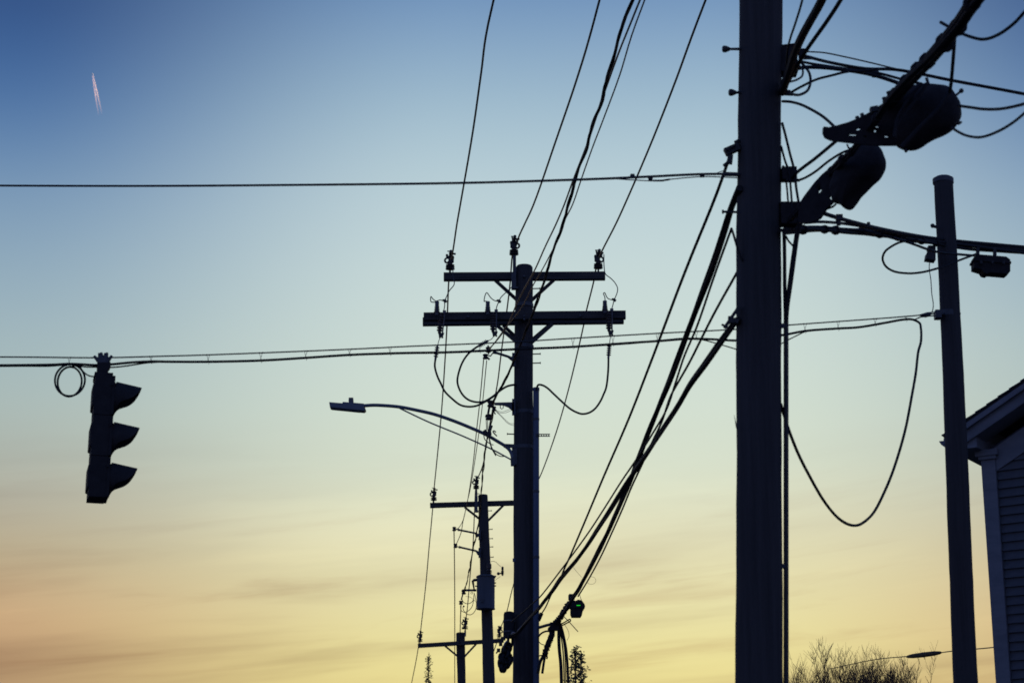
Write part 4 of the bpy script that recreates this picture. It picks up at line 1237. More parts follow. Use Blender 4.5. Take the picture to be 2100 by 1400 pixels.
# ================================================================== cables from the thick pole to the slim pole
ygr = 'cables running to the slim capped pole'
YM0, YM1 = Y0 - 0.15, YR - 0.2
AB, abc = bundle('cable_bundle', 'arched cable bundle from the thick pole across the slim capped pole', 'cable bundle',
       [(1606, 474), (1640, 470.5), (1666, 470), (1717, 471.5), (1774, 475.5), (1831, 484.5), (1874, 492), (1917, 497.5, YM1), (1960, 503), (2048, 512), (2180, 524)], YM0, YM1 + 1.6,
       [(0.014, 0, 0.017), (0.016, 2.1, 0.015), (0.015, 4.2, 0.014)], 5.0, step=0.08)
wire('messenger_strand', 'steel strand with bolts arching above the bundle towards the slim pole', 'cable',
     [(1660, 426), (1688.6, 437), (1723, 448), (1783, 464), (1817, 471.5), (1860, 480), (1917, 489, YM1), (1960, 494), (2048, 502), (2180, 513)], YM0, YM1 + 1.6, 0.017, 'cable', ygr)
wire('comm_cable', 'cable between the steel strand and the arched bundle', 'cable',
     [(1650, 457), (1680, 455), (1717, 457), (1760, 463), (1800, 471), (1850, 481), (1917, 491.5, YM1), (1990, 499), (2180, 517)], YM0, YM1 + 1.6, 0.012, 'cable', ygr)
wire('comm_cable', 'thin cable dipping below the arched bundle to the slim pole bracket', 'cable',
     [(1831, 487), (1860, 496), (1880, 503), (1902, 511), (1925, 517), (1960, 521), (1997, 524)], 16.2, YR + 0.2, 0.012, 'cable', ygr)
wire('slack_loop', 'oval slack loop of cable hanging under the arched bundle', 'cable',
     [(1882, 491), (1866, 493), (1845, 497), (1828.6, 505), (1815, 516), (1810, 530), (1815, 544), (1831, 555.5), (1860, 560.5), (1888.6, 558.6), (1920, 551), (1945, 543), (1965, 534.5), (1988, 526), (2004, 520)], 16.4, YR - 0.1, 0.0105, 'cable', ygr)
ms = thing('strand_hardware', 'bolted clamps on the steel strand near the thick pole', 'clamp', P(1720, 447, Y0))
mb = MB().box(P(1721, 446.5, YM0 + 0.5), 0.05, 0.04, 0.045)
mb.tube([P(1719, 441, YM0 + 0.5), P(1720, 462, YM0 + 0.5)], 0.016, 6)
build(mb, 'clamp', 'iron', ms, 0)
build(MB().tube([P(1781, 456, YM0 + 1.0), P(1782, 466, YM0 + 1.0)], 0.013, 6), 'bolt', 'iron', ms, 0)
cs = thing('splice_case', 'long dark splice case on the cables just past the slim capped pole', 'splice case', P(2050, 560, YR + 0.3))
build(slab([(1998, 526), (2003, 521), (2064, 526), (2072, 532), (2072, 556), (2066, 561), (2030, 558), (2026, 561), (2018, 559), (2014, 553), (1998, 548)], YR + 0.25, 0.14), 'body', 'case', cs, 0)
build(slab([(1996, 530), (2074, 536), (2074, 540), (1996, 534)], YR + 0.25, 0.165), 'seam_flange', 'case', cs, 0)
for x in (2012, 2035, 2058):
    build(MB().tube([P(x, 535, YR + 0.15), P(x, 541, YR + 0.15)], 0.012, 6), 'latch', 'iron', cs)
mb = MB()
for x in (2005, 2040):
    mb.bar(P(x, 525, YR + 0.25), P(x, 508, YR + 0.25), 0.03, 0.03, Vector((0, 1, 0)))
build(mb, 'hanger', 'iron', cs, 0)

# ================================================================== cables coming forward from the thick pole, overhead
YB0 = Y0 - 0.15
fwd_px = [(1618, 452), (1632, 436), (1648, 416), (1679, 379), (1721, 335), (1752, 305), (1792, 252), (1823, 205), (1862, 160), (1905, 118), (1940, 78), (1964, 49), (2000, -5)]
fw_end = wpts([(2000, -5)], 10.2, 10.2)[0]
dirn = (wpts([(2000, -5)], 10.2, 10.2)[0] - wpts([(1643, 419)], YB0 - 0.3, YB0 - 0.3)[0]); dirn.z = 0
ext = [fw_end + dirn * 1.0 + Vector((0, 0, 0.05)), fw_end + dirn * 2.2 + Vector((0, 0, 0.35)), fw_end + dirn * 3.6 + Vector((0, 0, 1.0))]
FB, fc = bundle('cable_bundle', 'long cable bundle rising from the thick pole with splice cases hung on it', 'cable bundle', fwd_px, YB0, 10.2,
       [(0.012, 0.2, 0.0125), (0.013, 2.2, 0.0115), (0.012, 4.3, 0.012), (0.0, 0, 0.01)], 9.0, ext, step=0.08, wob=0.1)
up_px = [(1822, 212), (1842, 188), (1866, 162), (1908, 119), (1944, 78), (1968, 49), (2004, -5)]
UB, uc = bundle('cable_bundle', 'thickest cable bundle rising from the large splice case out of view', 'cable bundle', up_px, 11.95, 10.2,
       [(0.026, 0.2, 0.019), (0.027, 1.4, 0.017), (0.026, 2.7, 0.019), (0.027, 4.0, 0.017), (0.026, 5.2, 0.016), (0.0, 0, 0.018)], 9.0, ext, step=0.08, wob=0.08)
for (x, y, Y) in ((1791, 226, 12.0), (1760, 245, 12.1), (1770, 239, 12.1), (1815, 206, 12.0), (1824, 194, 12.0)):
    build(MB().tube([P(x, y + 2, Y), P(x - 3, y - 6, Y)], 0.013, 6), 'bolt', 'iron', FB)
build(MB().bar(P(1785, 227, 12.0), P(1800, 224, 12.0), 0.05, 0.035), 'bolt_clamp', 'iron', FB, 0)
def wraps(root, c, idx, r0, rnd, mat='case'):
    for i in idx:
        p, q = c[i], c[min(i + 1, len(c) - 1)]
        h = rnd.uniform(0.012, 0.03)
        r = r0 * rnd.uniform(0.95, 1.2)
        off = Vector((rnd.uniform(-1, 1), rnd.uniform(-1, 1), rnd.uniform(-1, 1))) * r0 * 0.15
        build(MB().lathe(p + off, q - p, [(-h, r * 0.7), (-h * 0.7, r), (h * 0.7, r * 1.03), (h, r * 0.7)], 10), 'wrap', mat, root)
rw = random.Random(12)
wraps(AB, abc, [6, 13, 17, 26, 33, 41, 47, 52, 58], 0.034, rw)
wraps(FB, fc, [2, 4, 7, 9, 13, 16, 18, 22, 25], 0.030, rw)
wraps(UB, uc, [2, 5, 8, 10, 14, 17, 21, 24], 0.050, rw)
# second upper set of cables beside the shaft
upx = 'cables climbing beside the thick pole top'
for lab, pix, r in (('thin inner cable leaning out from the thick pole top', [(1606, 180), (1612, 150), (1615, 103), (1622, 75), (1631, 48.6), (1648, -10)], 0.008),
                    ('widest middle cable leaning out from the thick pole top', [(1604, 190), (1622, 135), (1630, 108), (1647, 70), (1660, 46), (1690, -10)], 0.030),
                    ('dark cable against the widest one leaning out from the thick pole top', [(1606, 172), (1620, 128), (1633, 95), (1650, 62), (1668, 30), (1685, -5)], 0.020),
                    ('outer straight cable leaning out from the thick pole top', [(1612, 176), (1630, 143), (1654, 103), (1675, 73), (1697, 42), (1730, -10)], 0.0150)):
    p_end = wpts([pix[-1]], 12.0, 12.0)[0]
    p_beg = wpts([pix[0]], Y0 - 0.1, Y0 - 0.1)[0]
    dd = p_end - p_beg; dd.z *= 0.4
    wire('lead_cable', lab, 'cable', pix, Y0 - 0.1, 12.0, r, 'cable', upx, [p_end + dd * 1.2, p_end + dd * 2.6])
# wires crossing to the side
Yw = Y0 - 0.1
for lab, pix, r in (('topmost hair-thin wire arching from the thick pole behind the big bundle', [(1650, 106), (1690, 108.5), (1731, 116.6), (1790, 130), (1831, 140), (1880, 150)], 0.0048),
                    ('upper side cable passing behind the big bundle to the picture edge', [(1643, 113), (1672, 121), (1703, 128.6), (1774, 141), (1830, 142.5), (1871, 148.6), (1946, 164), (2048, 183), (2170, 206)], 0.0105),
                    ('thick drooping side cable ending behind the bracket with holes', [(1626, 143), (1650, 138.5), (1688, 139), (1746, 145.7), (1794, 155), (1843, 171), (1880, 186)], 0.0125),
                    ('side cable just above the thick drooping one', [(1640, 126), (1665, 131), (1705, 137), (1760, 145), (1800, 150), (1850, 163), (1890, 172)], 0.0085),
                    ('short thin side wire sagging under the upper side cable', [(1640, 121), (1660, 120.5), (1678, 122), (1703, 129)], 0.0065),
                    ('cable curving up from the low stud to meet the side cables', [(1618, 192), (1645, 177), (1675, 163), (1703, 155.7), (1740, 147), (1770, 146), (1800, 142)], 0.0082),
                    ('round loop of cable hanging beside the thick pole shaft', [(1640, 126), (1650, 136), (1658, 147), (1662, 160), (1661, 175), (1655, 187), (1645, 193), (1634, 195), (1616, 191)], 0.0085),
                    ('cable arching from the thick pole shaft to the bracket tip', [(1605, 208), (1620, 209), (1640, 214), (1660, 223), (1688.6, 240), (1713, 262), (1722, 272)], 0.0090),
                    ('bowed cable from the shaft clamp across to the bell-shaped case', [(1628, 372), (1648, 366), (1672, 352), (1700, 330), (1730, 312), (1752, 306)], 0.0080),
                    ('short tail curling under the junction block of the thick pole', [(1636, 132), (1646, 143), (1645, 156), (1634, 164), (1620, 168)], 0.0065),
                    ('straight cable from the shaft clamp up to the bracket underside', [(1627, 364), (1631, 357), (1672, 325), (1714, 290), (1735, 272)], 0.0105)):
    wire('side_cable', lab, 'cable', pix, Yw, Yw - (1.2 if pix[-1][0] < 1740 else 0.3), r * 1.2, 'cable', 'side cables at the thick pole')
mb = MB().box(P(1795, 150, Yw - 0.1), 0.045, 0.05, 0.055)
tag(build(mb, 'cable_spacer', 'iron', smooth=0), 'small square spacer clamping two side cables together', 'clamp')
# cables descending beside the shaft
for lab, pix, Ya, Yb, r in (('outermost cable bowing down beside the thick pole shaft', [(1604, 252), (1611, 278), (1620, 315), (1629, 350), (1633, 385), (1638, 416)], Y0 - 0.1, Y0 - 0.15, 0.0100),
                            ('inner cable running down close beside the thick pole shaft', [(1602, 300), (1610, 330), (1618, 352), (1622, 390), (1625, 430)], Y0 - 0.06, Y0 - 0.15, 0.0085),
                            ('short cable tight against the thick pole shaft', [(1606, 340), (1612, 370), (1616, 410), (1618, 440)], Y0 - 0.02, Y0 - 0.08, 0.0075),
                            ('short curved cable end under the lowest clamp of the thick pole', [(1612, 484), (1617, 494), (1626, 504), (1630, 512)], Y0 - 0.12, Y0 - 0.12, 0.0075)):
    wire('down_cable', lab, 'cable', pix, Ya, Yb, r, 'cable', 'cables down the thick pole')
bundle('down_lead', 'thick cable lead sweeping down from the big bundle into the riser pipe', 'cable bundle',
       [(1655, 405), (1648, 430), (1640, 458), (1635, 485), (1628, 530), (1621, 580), (1614, 632), (1612, 670)], Y0 - 0.2, Y0 - 0.02,
       [(0.009, 0, 0.013), (0.010, 2.1, 0.011), (0.010, 4.2, 0.010)], 2.5, step=0.06)
wire('down_cable', 'straight thin cable between the shaft and the thick sweeping lead', 'cable',
     [(1608, 470), (1609, 520), (1609.5, 590), (1611, 650)], Y0 - 0.06, Y0 - 0.03, 0.0145, 'cable', 'cables down the thick pole')

# bracket with holes and the two hanging cases
def plane_of(a, b, c):
    nrm = (b - a).cross(c - a).normalized()
    return a, nrm
def on_plane(px, py, pl):
    r = ray(px, py)
    k = (pl[0] - EYE).dot(pl[1]) / r.dot(pl[1])
    return EYE + r * k
def plate(name, outline, holes, pl, thick, mat, parent):
    """A flat plate with real openings, cut and given thickness by a filled 2D curve."""
    o = pl[0]
    ux = (on_plane(outline[0][0] + 50, outline[0][1], pl) - on_plane(outline[0][0], outline[0][1], pl)).normalized()
    uz = pl[1]
    uy = uz.cross(ux).normalized()
    cu = bpy.data.curves.new(name, 'CURVE')
    cu.dimensions = '2D'
    cu.fill_mode = 'BOTH'
    cu.extrude = thick / 2
    cu.bevel_depth = 0.004
    for poly in [outline] + holes:
        s = cu.splines.new('POLY')
        s.points.add(len(poly) - 1)
        for pt, (x, y) in zip(s.points, poly):
            q = on_plane(x, y, pl) - o
            pt.co = (q.dot(ux), q.dot(uy), 0, 1)
        s.use_cyclic_u = True
    tmp = bpy.data.objects.new(name, cu)
    COL.objects.link(tmp)
    dg = bpy.context.evaluated_depsgraph_get()
    me = bpy.data.meshes.new_from_object(tmp.evaluated_get(dg))
    bpy.data.objects.remove(tmp)
    R = Matrix((ux, uy, uz)).transposed()
    org = root_loc(parent)
    for v in me.vertices:
        v.co = (R @ v.co) + o - org
    me.materials.clear()
    me.materials.append(M[mat])
    me.name = name
    ob = bpy.data.objects.new(name, me)
    COL.objects.link(ob)
    ob.parent = parent
    return ob
def oval(x, y, rx, ry, ang=0, n=12):
    ca, sa = math.cos(rad(ang)), math.sin(rad(ang))
    out = []
    for k in range(n):
        q = 2 * math.pi * k / n
        a = rx * math.copysign(abs(math.cos(q)) ** 0.6, math.cos(q)); b = ry * math.copysign(abs(math.sin(q)) ** 0.6, math.sin(q))
        out.append((x + a * ca - b * sa, y + a * sa + b * ca))
    return out
def pillow(name, outline, pl, half, mat, parent, power=2.6, rings=9, ctr=None):
    """A rounded solid body whose side outline is the given closed line."""
    pts = [on_plane(x, y, pl) for x, y in outline]
    pts = spline(pts + [pts[0]], 4)[:-1]
    c = sum(pts, Vector()) / len(pts)
    mb = MB()
    n = len(pts)
    ids = []
    for i in range(rings):
        h = -1 + 2 * i / (rings - 1)
        h = math.copysign(abs(h) ** 0.75, h)
        sc_ = max(1 - abs(h) ** power, 0.0) ** (1 / power)
        sc_ = 0.25 + 0.75 * sc_ if abs(h) > 0.999 else max(sc_, 0.25)
        ids.append(len(mb.v))
        for p in pts:
            lump = 1 + 0.012 * math.sin(p.x * 41 + h * 5) + 0.010 * math.sin(p.z * 57 - h * 7)
            mb.v.append(c + (p - c) * sc_ * lump + pl[1] * (h * half))
    for a, b in zip(ids, ids[1:]):
        for k in range(n):
            k2 = (k + 1) % n
            mb.f.append((a + k, a + k2, b + k2, b + k))
    mb.f.append(tuple(ids[0] + k for k in reversed(range(n))))
    mb.f.append(tuple(ids[-1] + k for k in range(n)))
    return build(mb, name, mat, parent, 60)

plA = plane_of(P(1690, 272, 12.15), P(1970, 228, 11.85), P(1850, 330, 12.05))
sh = thing('splice_case', 'large rounded splice case with a pointed perforated bracket, high on the big bundle', 'splice case', P(1880, 310, 11.8), 'splice cases hung on the big bundle')
plate('perforated_bracket', [(1688.5, 264), (1691, 261), (1700, 262.5), (1717, 258.5), (1740, 252), (1760, 244), (1778, 235), (1791, 227), (1806, 217), (1820, 208), (1834, 192), (1845, 180), (1870, 176), (1880, 200), (1870, 260), (1855, 296), (1837, 298.5), (1800, 298.5), (1770, 296.5), (1746, 293.5), (1720, 290.5), (1703, 288), (1692, 283), (1688, 275)],
      [oval(1760, 266, 5, 2.8, -10), oval(1748.5, 277.5, 9, 2.3, 2), oval(1775, 280.5, 4.2, 2.6, 10), oval(1798.6, 260.8, 4.2, 2.2, 10), oval(1794.5, 269.5, 3.4, 3.0, 30), oval(1817.5, 281, 5, 2.3, 8),
       oval(1803, 239, 2.8, 4.6, 20), oval(1830.5, 217, 2.0, 9, 24), oval(1819, 220.5, 2.0, 2.6, 20), oval(1858, 210.5, 2.6, 6.2, 30), oval(1724.5, 270, 2.4, 1.6, 0), oval(1820, 273, 1.8, 1.4)], plA, 0.018, 'case', sh)
bodyA = pillow('body', [(1862, 180), (1886, 171.5), (1908, 172.5), (1928.6, 173), (1941, 177), (1951, 183), (1961, 194), (1968.6, 207), (1971.5, 224), (1970, 240), (1964, 254), (1956, 264), (1946, 271), (1930, 279), (1917, 285), (1902, 294), (1888, 303), (1874, 308.5), (1860, 310), (1848, 305), (1836, 295), (1830, 280), (1836, 250), (1852, 215)], plA, 0.16, 'case', sh)
mb = MB().tube([P(1960, 196, 11.8), P(1971, 187, 11.8)], 0.008, 6).ball(P(1971.5, 186.5, 11.8), 0.016, 8)
mb.tube([P(1900, 160, 11.6), P(1904, 174, 11.6)], 0.010, 6)
mb.tube([P(1967, 251, 11.4), P(1969, 254, 11.4)], 0.016, 6)
mb.ball(P(1858, 309.5, 11.9), 0.012, 8)
build(mb, 'valve_stem', 'iron', bodyA)
for pts, r in (([(1836, 262), (1862, 226), (1886, 196), (1900, 172)], 0.013), ([(1848, 302), (1885, 262), (1925, 222), (1950, 184)], 0.013), ([(1834, 282), (1842, 240), (1866, 200), (1890, 171)], 0.011)):
    build(MB().tube(spline(wpts(pts, 11.66, 11.66)), r, 7), 'wrapped_cable', 'cable', sh)
plB = plane_of(P(1680, 410, 12.95), P(1811, 330, 12.65), P(1736, 430, 12.85))
sh2 = thing('splice_case', 'bell-shaped splice case hung under the big bundle nearer the thick pole', 'splice case', P(1740, 430, 12.7), 'splice cases hung on the big bundle')
pillow('body', [(1741, 318), (1760, 302), (1780, 294), (1797, 298), (1806, 308), (1811.5, 324), (1812, 338), (1806, 352), (1797, 366), (1784, 377), (1768, 393), (1754, 408), (1737, 430), (1733, 428), (1727, 422), (1714, 417), (1710, 404), (1706, 390), (1711, 372), (1722, 345)], plB, 0.13, 'case', sh2, 3.0)
plate('perforated_bracket', [(1640, 420), (1650, 404), (1672, 375), (1688, 358), (1704, 345), (1718, 329), (1742, 312), (1765, 300), (1790, 296), (1790, 320), (1770, 350), (1745, 380), (1722, 405), (1708, 416), (1695, 428), (1690, 437), (1682, 448), (1660, 458), (1640, 456)],
      [[(1695, 360), (1704, 349), (1708, 346), (1707.5, 354), (1702, 362), (1697, 361)],
       [(1672, 386), (1677, 379), (1684, 373), (1685, 386), (1687, 391), (1681, 399), (1678, 396), (1677, 389)],
       [(1657, 403), (1659, 399.5), (1662, 405), (1661, 408), (1656, 407)], [(1640.5, 420), (1643, 416), (1645, 421), (1645, 427), (1640, 425)],
       [(1700, 406), (1703, 400.5), (1707, 404), (1710.5, 411), (1708, 414), (1704, 411)],
       [(1723, 334), (1741, 315), (1743, 314), (1730, 330), (1724, 335.5)], [(1747, 309), (1757, 297.5), (1761, 298), (1754, 306), (1747, 310.5)]], plB, 0.016, 'case', sh2)
mb = MB().tube(wpts([(1690, 430), (1700, 427), (1708, 424), (1714, 419)], 13.0, 12.9), 0.008, 6)
build(mb, 'bond_wire', 'cable', sh2)
mb = MB().tube(wpts([(1737, 296), (1740, 303), (1746, 310)], 12.4, 12.4), 0.006, 6)
build(mb, 'strap', 'iron', sh2)
for lab, pix, Ya, Yb, r in (('upright cable dropping from the big bundle to the large splice case', [(1958, 60), (1957, 88), (1954, 130), (1951, 165), (1948, 190)], 11.0, 11.4, 0.0115),
                            ('topmost drooping cable leaving the big bundle to the picture edge', [(1929, 46), (1945, 55), (1964, 65), (1988.6, 75.5), (2017, 81), (2046, 72), (2080, 48), (2110, 15)], 11.0, 10.2, 0.0100),
                            ('level cable leaving the side of the large splice case', [(1965, 217), (1990, 220.5), (2017, 224), (2051, 223.5), (2090, 216), (2130, 204)], 11.35, 10.4, 0.0095),
                            ('sagging cable leaving the underside of the large splice case', [(1952, 262), (1966, 271), (1983, 278.6), (2011, 281.5), (2048, 269), (2085, 246), (2130, 205)], 11.4, 10.4, 0.0085)):
    wire('tail_cable', lab, 'cable', pix, Ya, Yb, r, 'cable', 'tail cables of the large splice case')

# ================================================================== house
YH = 23.0
b_ = rad(33)
Hu = Vector((math.cos(b_), -math.sin(b_), 0))       # along the gable
Hw = Vector((math.sin(b_), math.cos(b_), 0))        # away, along the eave
Hc = P(2020, 1000, YH)
Hc = Vector((Hc.x, Hc.y, 0))
ho = thing('house', 'dark gabled house with deep eaves behind the slim capped pole', 'house', Hc)
s = mpp(900, YH)
zE = P(1924, 893, YH - 0.3).z                       # eave tip
zR = P(2005, 918, YH - 0.2).z                       # underside of the cornice return
pitch = rad(27.5)
OV, OG = 0.34, 0.30
HW, HD = 7.6, 10.0
def H(u, w, z):
    return Hc + Hu * u + Hw * w + Vector((0, 0, z))
zw = zR - 0.02
ridge = zE + (HW / 2 + OV) * math.tan(pitch)
wz = lambda u: zE - 0.30 + (min(u, HW - u) + OV) * math.tan(pitch)
prof = [(0.02, 0), (HW - 0.02, 0), (HW - 0.02, wz(HW)), (HW / 2, wz(HW / 2)), (0.02, wz(0))]
mb = MB().prism([H(u, 0.03, z) for u, z in prof], Hw * HD)
wall = build(mb, 'wall', 'siding', ho, 0)
for side in (0, 1):
    fl = (lambda u: u) if side == 0 else (lambda u: HW - u)
    a0, a1 = H(fl(-OV), -OG, zE), H(fl(HW / 2), -OG, ridge)
    up_ = (Z * math.cos(pitch) - (Hu if side == 0 else -Hu) * math.sin(pitch)).normalized()
    mb = MB().prism([a0, a1, a1 + Z * 0.07, a0 + up_ * 0.05 + Z * 0.01], Hw * (HD + 2 * OG))
    rf = build(mb, 'roof', 'roof', ho, 0)
    # ragged shingle courses along the rake
    mb = MB()
    sl = (a1 - a0).length
    ds = (a1 - a0).normalized()
    for k in range(int(sl / 0.16)):
        q = a0 + ds * (0.16 * k) + up_ * 0.055
        mb.hexa([q - Hw * 0.03, q + ds * 0.17 - Hw * 0.03 + up_ * -0.01, q + ds * 0.17 + Hw * HD - up_ * 0.01, q + Hw * HD,
                 q - Hw * 0.03 + up_ * 0.016, q + ds * 0.17 - Hw * 0.03 + up_ * 0.004, q + ds * 0.17 + Hw * HD + up_ * 0.004, q + Hw * HD + up_ * 0.016])
    build(mb, 'shingle_course', 'roof', rf, 0)
    # rake boards: crown strip on top, wide fascia below and the frieze against the wall
    def rake(off, h0, h1, th, nm, mat, w0):
        p0 = a0 + up_ * 0.0 - Z * h0; p1 = a1 - Z * h0
        q0 = a0 - Z * h1; q1 = a1 - Z * h1
        m_ = MB().prism([p0 + Hw * w0, p1 + Hw * w0, q1 + Hw * w0, q0 + Hw * w0], Hw * th)
        return build(m_, nm, mat, ho, 0)
    rake(0, -0.01, 0.055, 0.05, 'crown_moulding', 'trim', -0.05)
    rake(0, 0.055, 0.175, 0.03, 'rake_board', 'trim', 0.0)
    m_ = MB().prism([a0 - Z * 0.17, a1 - Z * 0.17, a1 - Z * 0.19, a0 - Z * 0.19], Hw * (OG + 0.05))
    build(m_, 'soffit', 'trim', ho, 0)
    m_ = MB().prism([H(fl(0.0), -0.03, wz(0) - 0.06), H(fl(HW / 2), -0.03, wz(HW / 2) - 0.02), H(fl(HW / 2), -0.03, wz(HW / 2) - 0.30), H(fl(0.0), -0.03, wz(0) - 0.34)], Hw * 0.06)
    build(m_, 'frieze_board', 'trim', ho, 0)
    # boxed cornice return
    m_ = MB()
    pr_ = [(-OV + 0.06, zE - 0.06), (-OV + 0.06, zR), (0.03, zR), (0.03, zE + 0.25), (-0.02, zE + 0.25)]
    m_.prism([H(fl(u), -OG + 0.035, z) for u, z in pr_], Hw * (HD + 2 * OG - 0.06))
    build(m_, 'cornice', 'trim', ho, 0)
    m_ = MB().prism([H(fl(u), -OG + 0.02, z) for u, z in ((-OV - 0.085, zE + 0.005), (-OV - 0.06, zE - 0.04), (-OV - 0.02, zE - 0.075), (-OV + 0.07, zE - 0.08), (-OV + 0.07, zE + 0.0))], Hw * (HD + 2 * OG - 0.04))
    build(m_, 'gutter', 'trim', ho, 0)
    # corner pilaster with a stepped capital
    m_ = MB().box(H(fl(0.075), -0.015, zR / 2 - 0.05), 0.17, 0.07, zR - 0.1, Hu, Hw, Z)
    build(m_, 'corner_board', 'trim', ho, 0)
    m_ = MB().box(H(fl(0.07), -0.02, zR - 0.035), 0.27, 0.14, 0.07, Hu, Hw, Z)
    m_.box(H(fl(0.075), -0.02, zR - 0.09), 0.21, 0.11, 0.045, Hu, Hw, Z)
    build(m_, 'capital', 'trim', ho, 0)
# clapboards on the gable
me = None
nb = int((zR - 0.1) / 0.105)
for k in range(nb):
    z0 = 0.1 + 0.105 * k
    if me is None:
        q = [(0.165, -0.001), (HW - 0.165, -0.001)]
        mb = MB().hexa([Hc + Hu * 0.165 - Hw * 0.022, Hc + Hu * (HW - 0.165) - Hw * 0.022, Hc + Hu * (HW - 0.165) + Hw * 0.028, Hc + Hu * 0.165 + Hw * 0.028,
                        Hc + Hu * 0.165 + Hw * 0.004 + Z * 0.112, Hc + Hu * (HW - 0.165) + Hw * 0.004 + Z * 0.112, Hc + Hu * (HW - 0.165) + Hw * 0.028 + Z * 0.112, Hc + Hu * 0.165 + Hw * 0.028 + Z * 0.112])
        ob = build(mb, 'clapboard', 'siding', wall, 0)
        me = ob.data
        ob.location = Vector((0, 0, z0))
    else:
        ob = bpy.data.objects.new('clapboard', me)
        COL.objects.link(ob)
        ob.parent = wall
        ob.location = Vector((0, 0, z0))
# service drop that reaches the house, with its long splice sleeve
sd_ = thing('service_drop', 'thin service wire with a long spindle-shaped sleeve, low beside the house', 'power line', P(2036, 1326, YH))
line = [(1700, 1371), (1798, 1351), (1859, 1345), (1895, 1341), (1931, 1337), (1954, 1334), (2005, 1329.5), (2036, 1326.5), (2060, 1323)]
build(MB().tube(spline(wpts(line, 38, 24.5)), 0.0075, 7), 'wire', 'cable', sd_)
sa, sb = wpts([(1859, 1346), (1931, 1337)], 30.2, 27.6)
dl = (sb - sa).length
build(MB().lathe(sa, sb - sa, [(0, 0.008), (dl * 0.05, 0.022), (dl * 0.2, 0.033), (dl * 0.5, 0.037), (dl * 0.8, 0.033), (dl * 0.95, 0.022), (dl, 0.008)], 12), 'splice_sleeve', 'case', sd_)

# ================================================================== trees
def grow(mb, p, d, length, r, depth, rnd, tips, n=5, spread=0.55, upw=0.25):
    segs = 4
    pts, rs = [p], [r]
    for i in range(segs):
        d = (d + Vector((rnd.uniform(-1, 1), rnd.uniform(-1, 1), rnd.uniform(-0.6, 1))) * 0.13 + Vector((0, 0, upw * 0.12))).normalized()
        p = p + d * (length / segs)
        pts.append(p)
        rs.append(r * (1 - 0.5 * (i + 1) / segs))
    mb.tube(pts, rs, n if depth > 2 else (4 if depth > 0 else 3), False)
    if depth == 0:
        tips.append((pts[-1], d))
        return
    kids = rnd.choice((3, 4, 4)) if depth > 1 else rnd.choice((6, 7, 8))
    for k in range(kids):
        i = rnd.randint(1, segs) if k else segs
        side = Vector((rnd.uniform(-1, 1), rnd.uniform(-1, 1), rnd.uniform(-0.3, 0.8))).normalized()
        nd = (d * (1 - spread) + side * spread + Vector((0, 0, upw))).normalized()
        grow(mb, pts[i], nd, length * rnd.uniform(0.55, 0.8), max(rs[i] * 0.62, 0.0062), depth - 1, rnd, tips, n, spread, upw)
def bare_tree(px, py_top, Y, seed, label, group, lean=0.0, trunk_f=0.42, spread=0.5, upw=0.35, depth=5):
    """Leafless tree whose twig tips reach the height seen in the photograph."""
    topz = P(px, py_top, Y).z
    x = P(px, py_top, Y).x
    rnd = random.Random(seed)
    base = Vector((x, Y, 0))
    crown, tips = MB(), []
    trunk = MB()
    h0 = topz * trunk_f
    pts = [base + Vector((math.sin(i * 1.3 + seed) * 0.05 + lean * i / 6, math.cos(i * 1.7 + seed) * 0.05, h0 * i / 6)) for i in range(7)]
    trunk.tube(pts, [0.16 * (1 - 0.35 * i / 6) * (1.35 if i == 0 else 1) for i in range(7)], 12)
    for k in range(6):
        q = 2 * math.pi * k / 6 + rnd.random()
        d = Vector((math.cos(q) * 0.6, math.sin(q) * 0.6, 1)).normalized()
        grow(crown, pts[rnd.randint(4, 6)], d, topz * 0.22 * rnd.uniform(0.8, 1.15), 0.075, depth, rnd, tips, 6, spread, upw)
    # stretch the crown so the highest tips stand where the photo shows them
    zm = max(v.z for v in crown.v)
    f = (topz - h0) / (zm - h0)
    for v in crown.v:
        v.z = h0 + (v.z - h0) * f if v.z > h0 else v.z
    root = thing('bare_tree', label, 'tree', base, group)
    build(trunk, 'trunk', 'bark', root)
    build(crown, 'crown', 'bark', root, 0)
    return root
gT = 'bare trees low on the skyline'
bare_tree(1688, 1312, 62, 11, 'bare twiggy treetop, the tallest and densest on the low skyline', gT)
bare_tree(1738, 1311, 66, 23, 'bare treetop with fine upright twigs beside the densest one', gT)
bare_tree(1788, 1326, 64, 31, 'bare treetop closest to the splice sleeve on the service wire', gT)
bare_tree(1646, 1332, 60, 47, 'low bare treetop beside the riser pipe of the thick pole', gT)

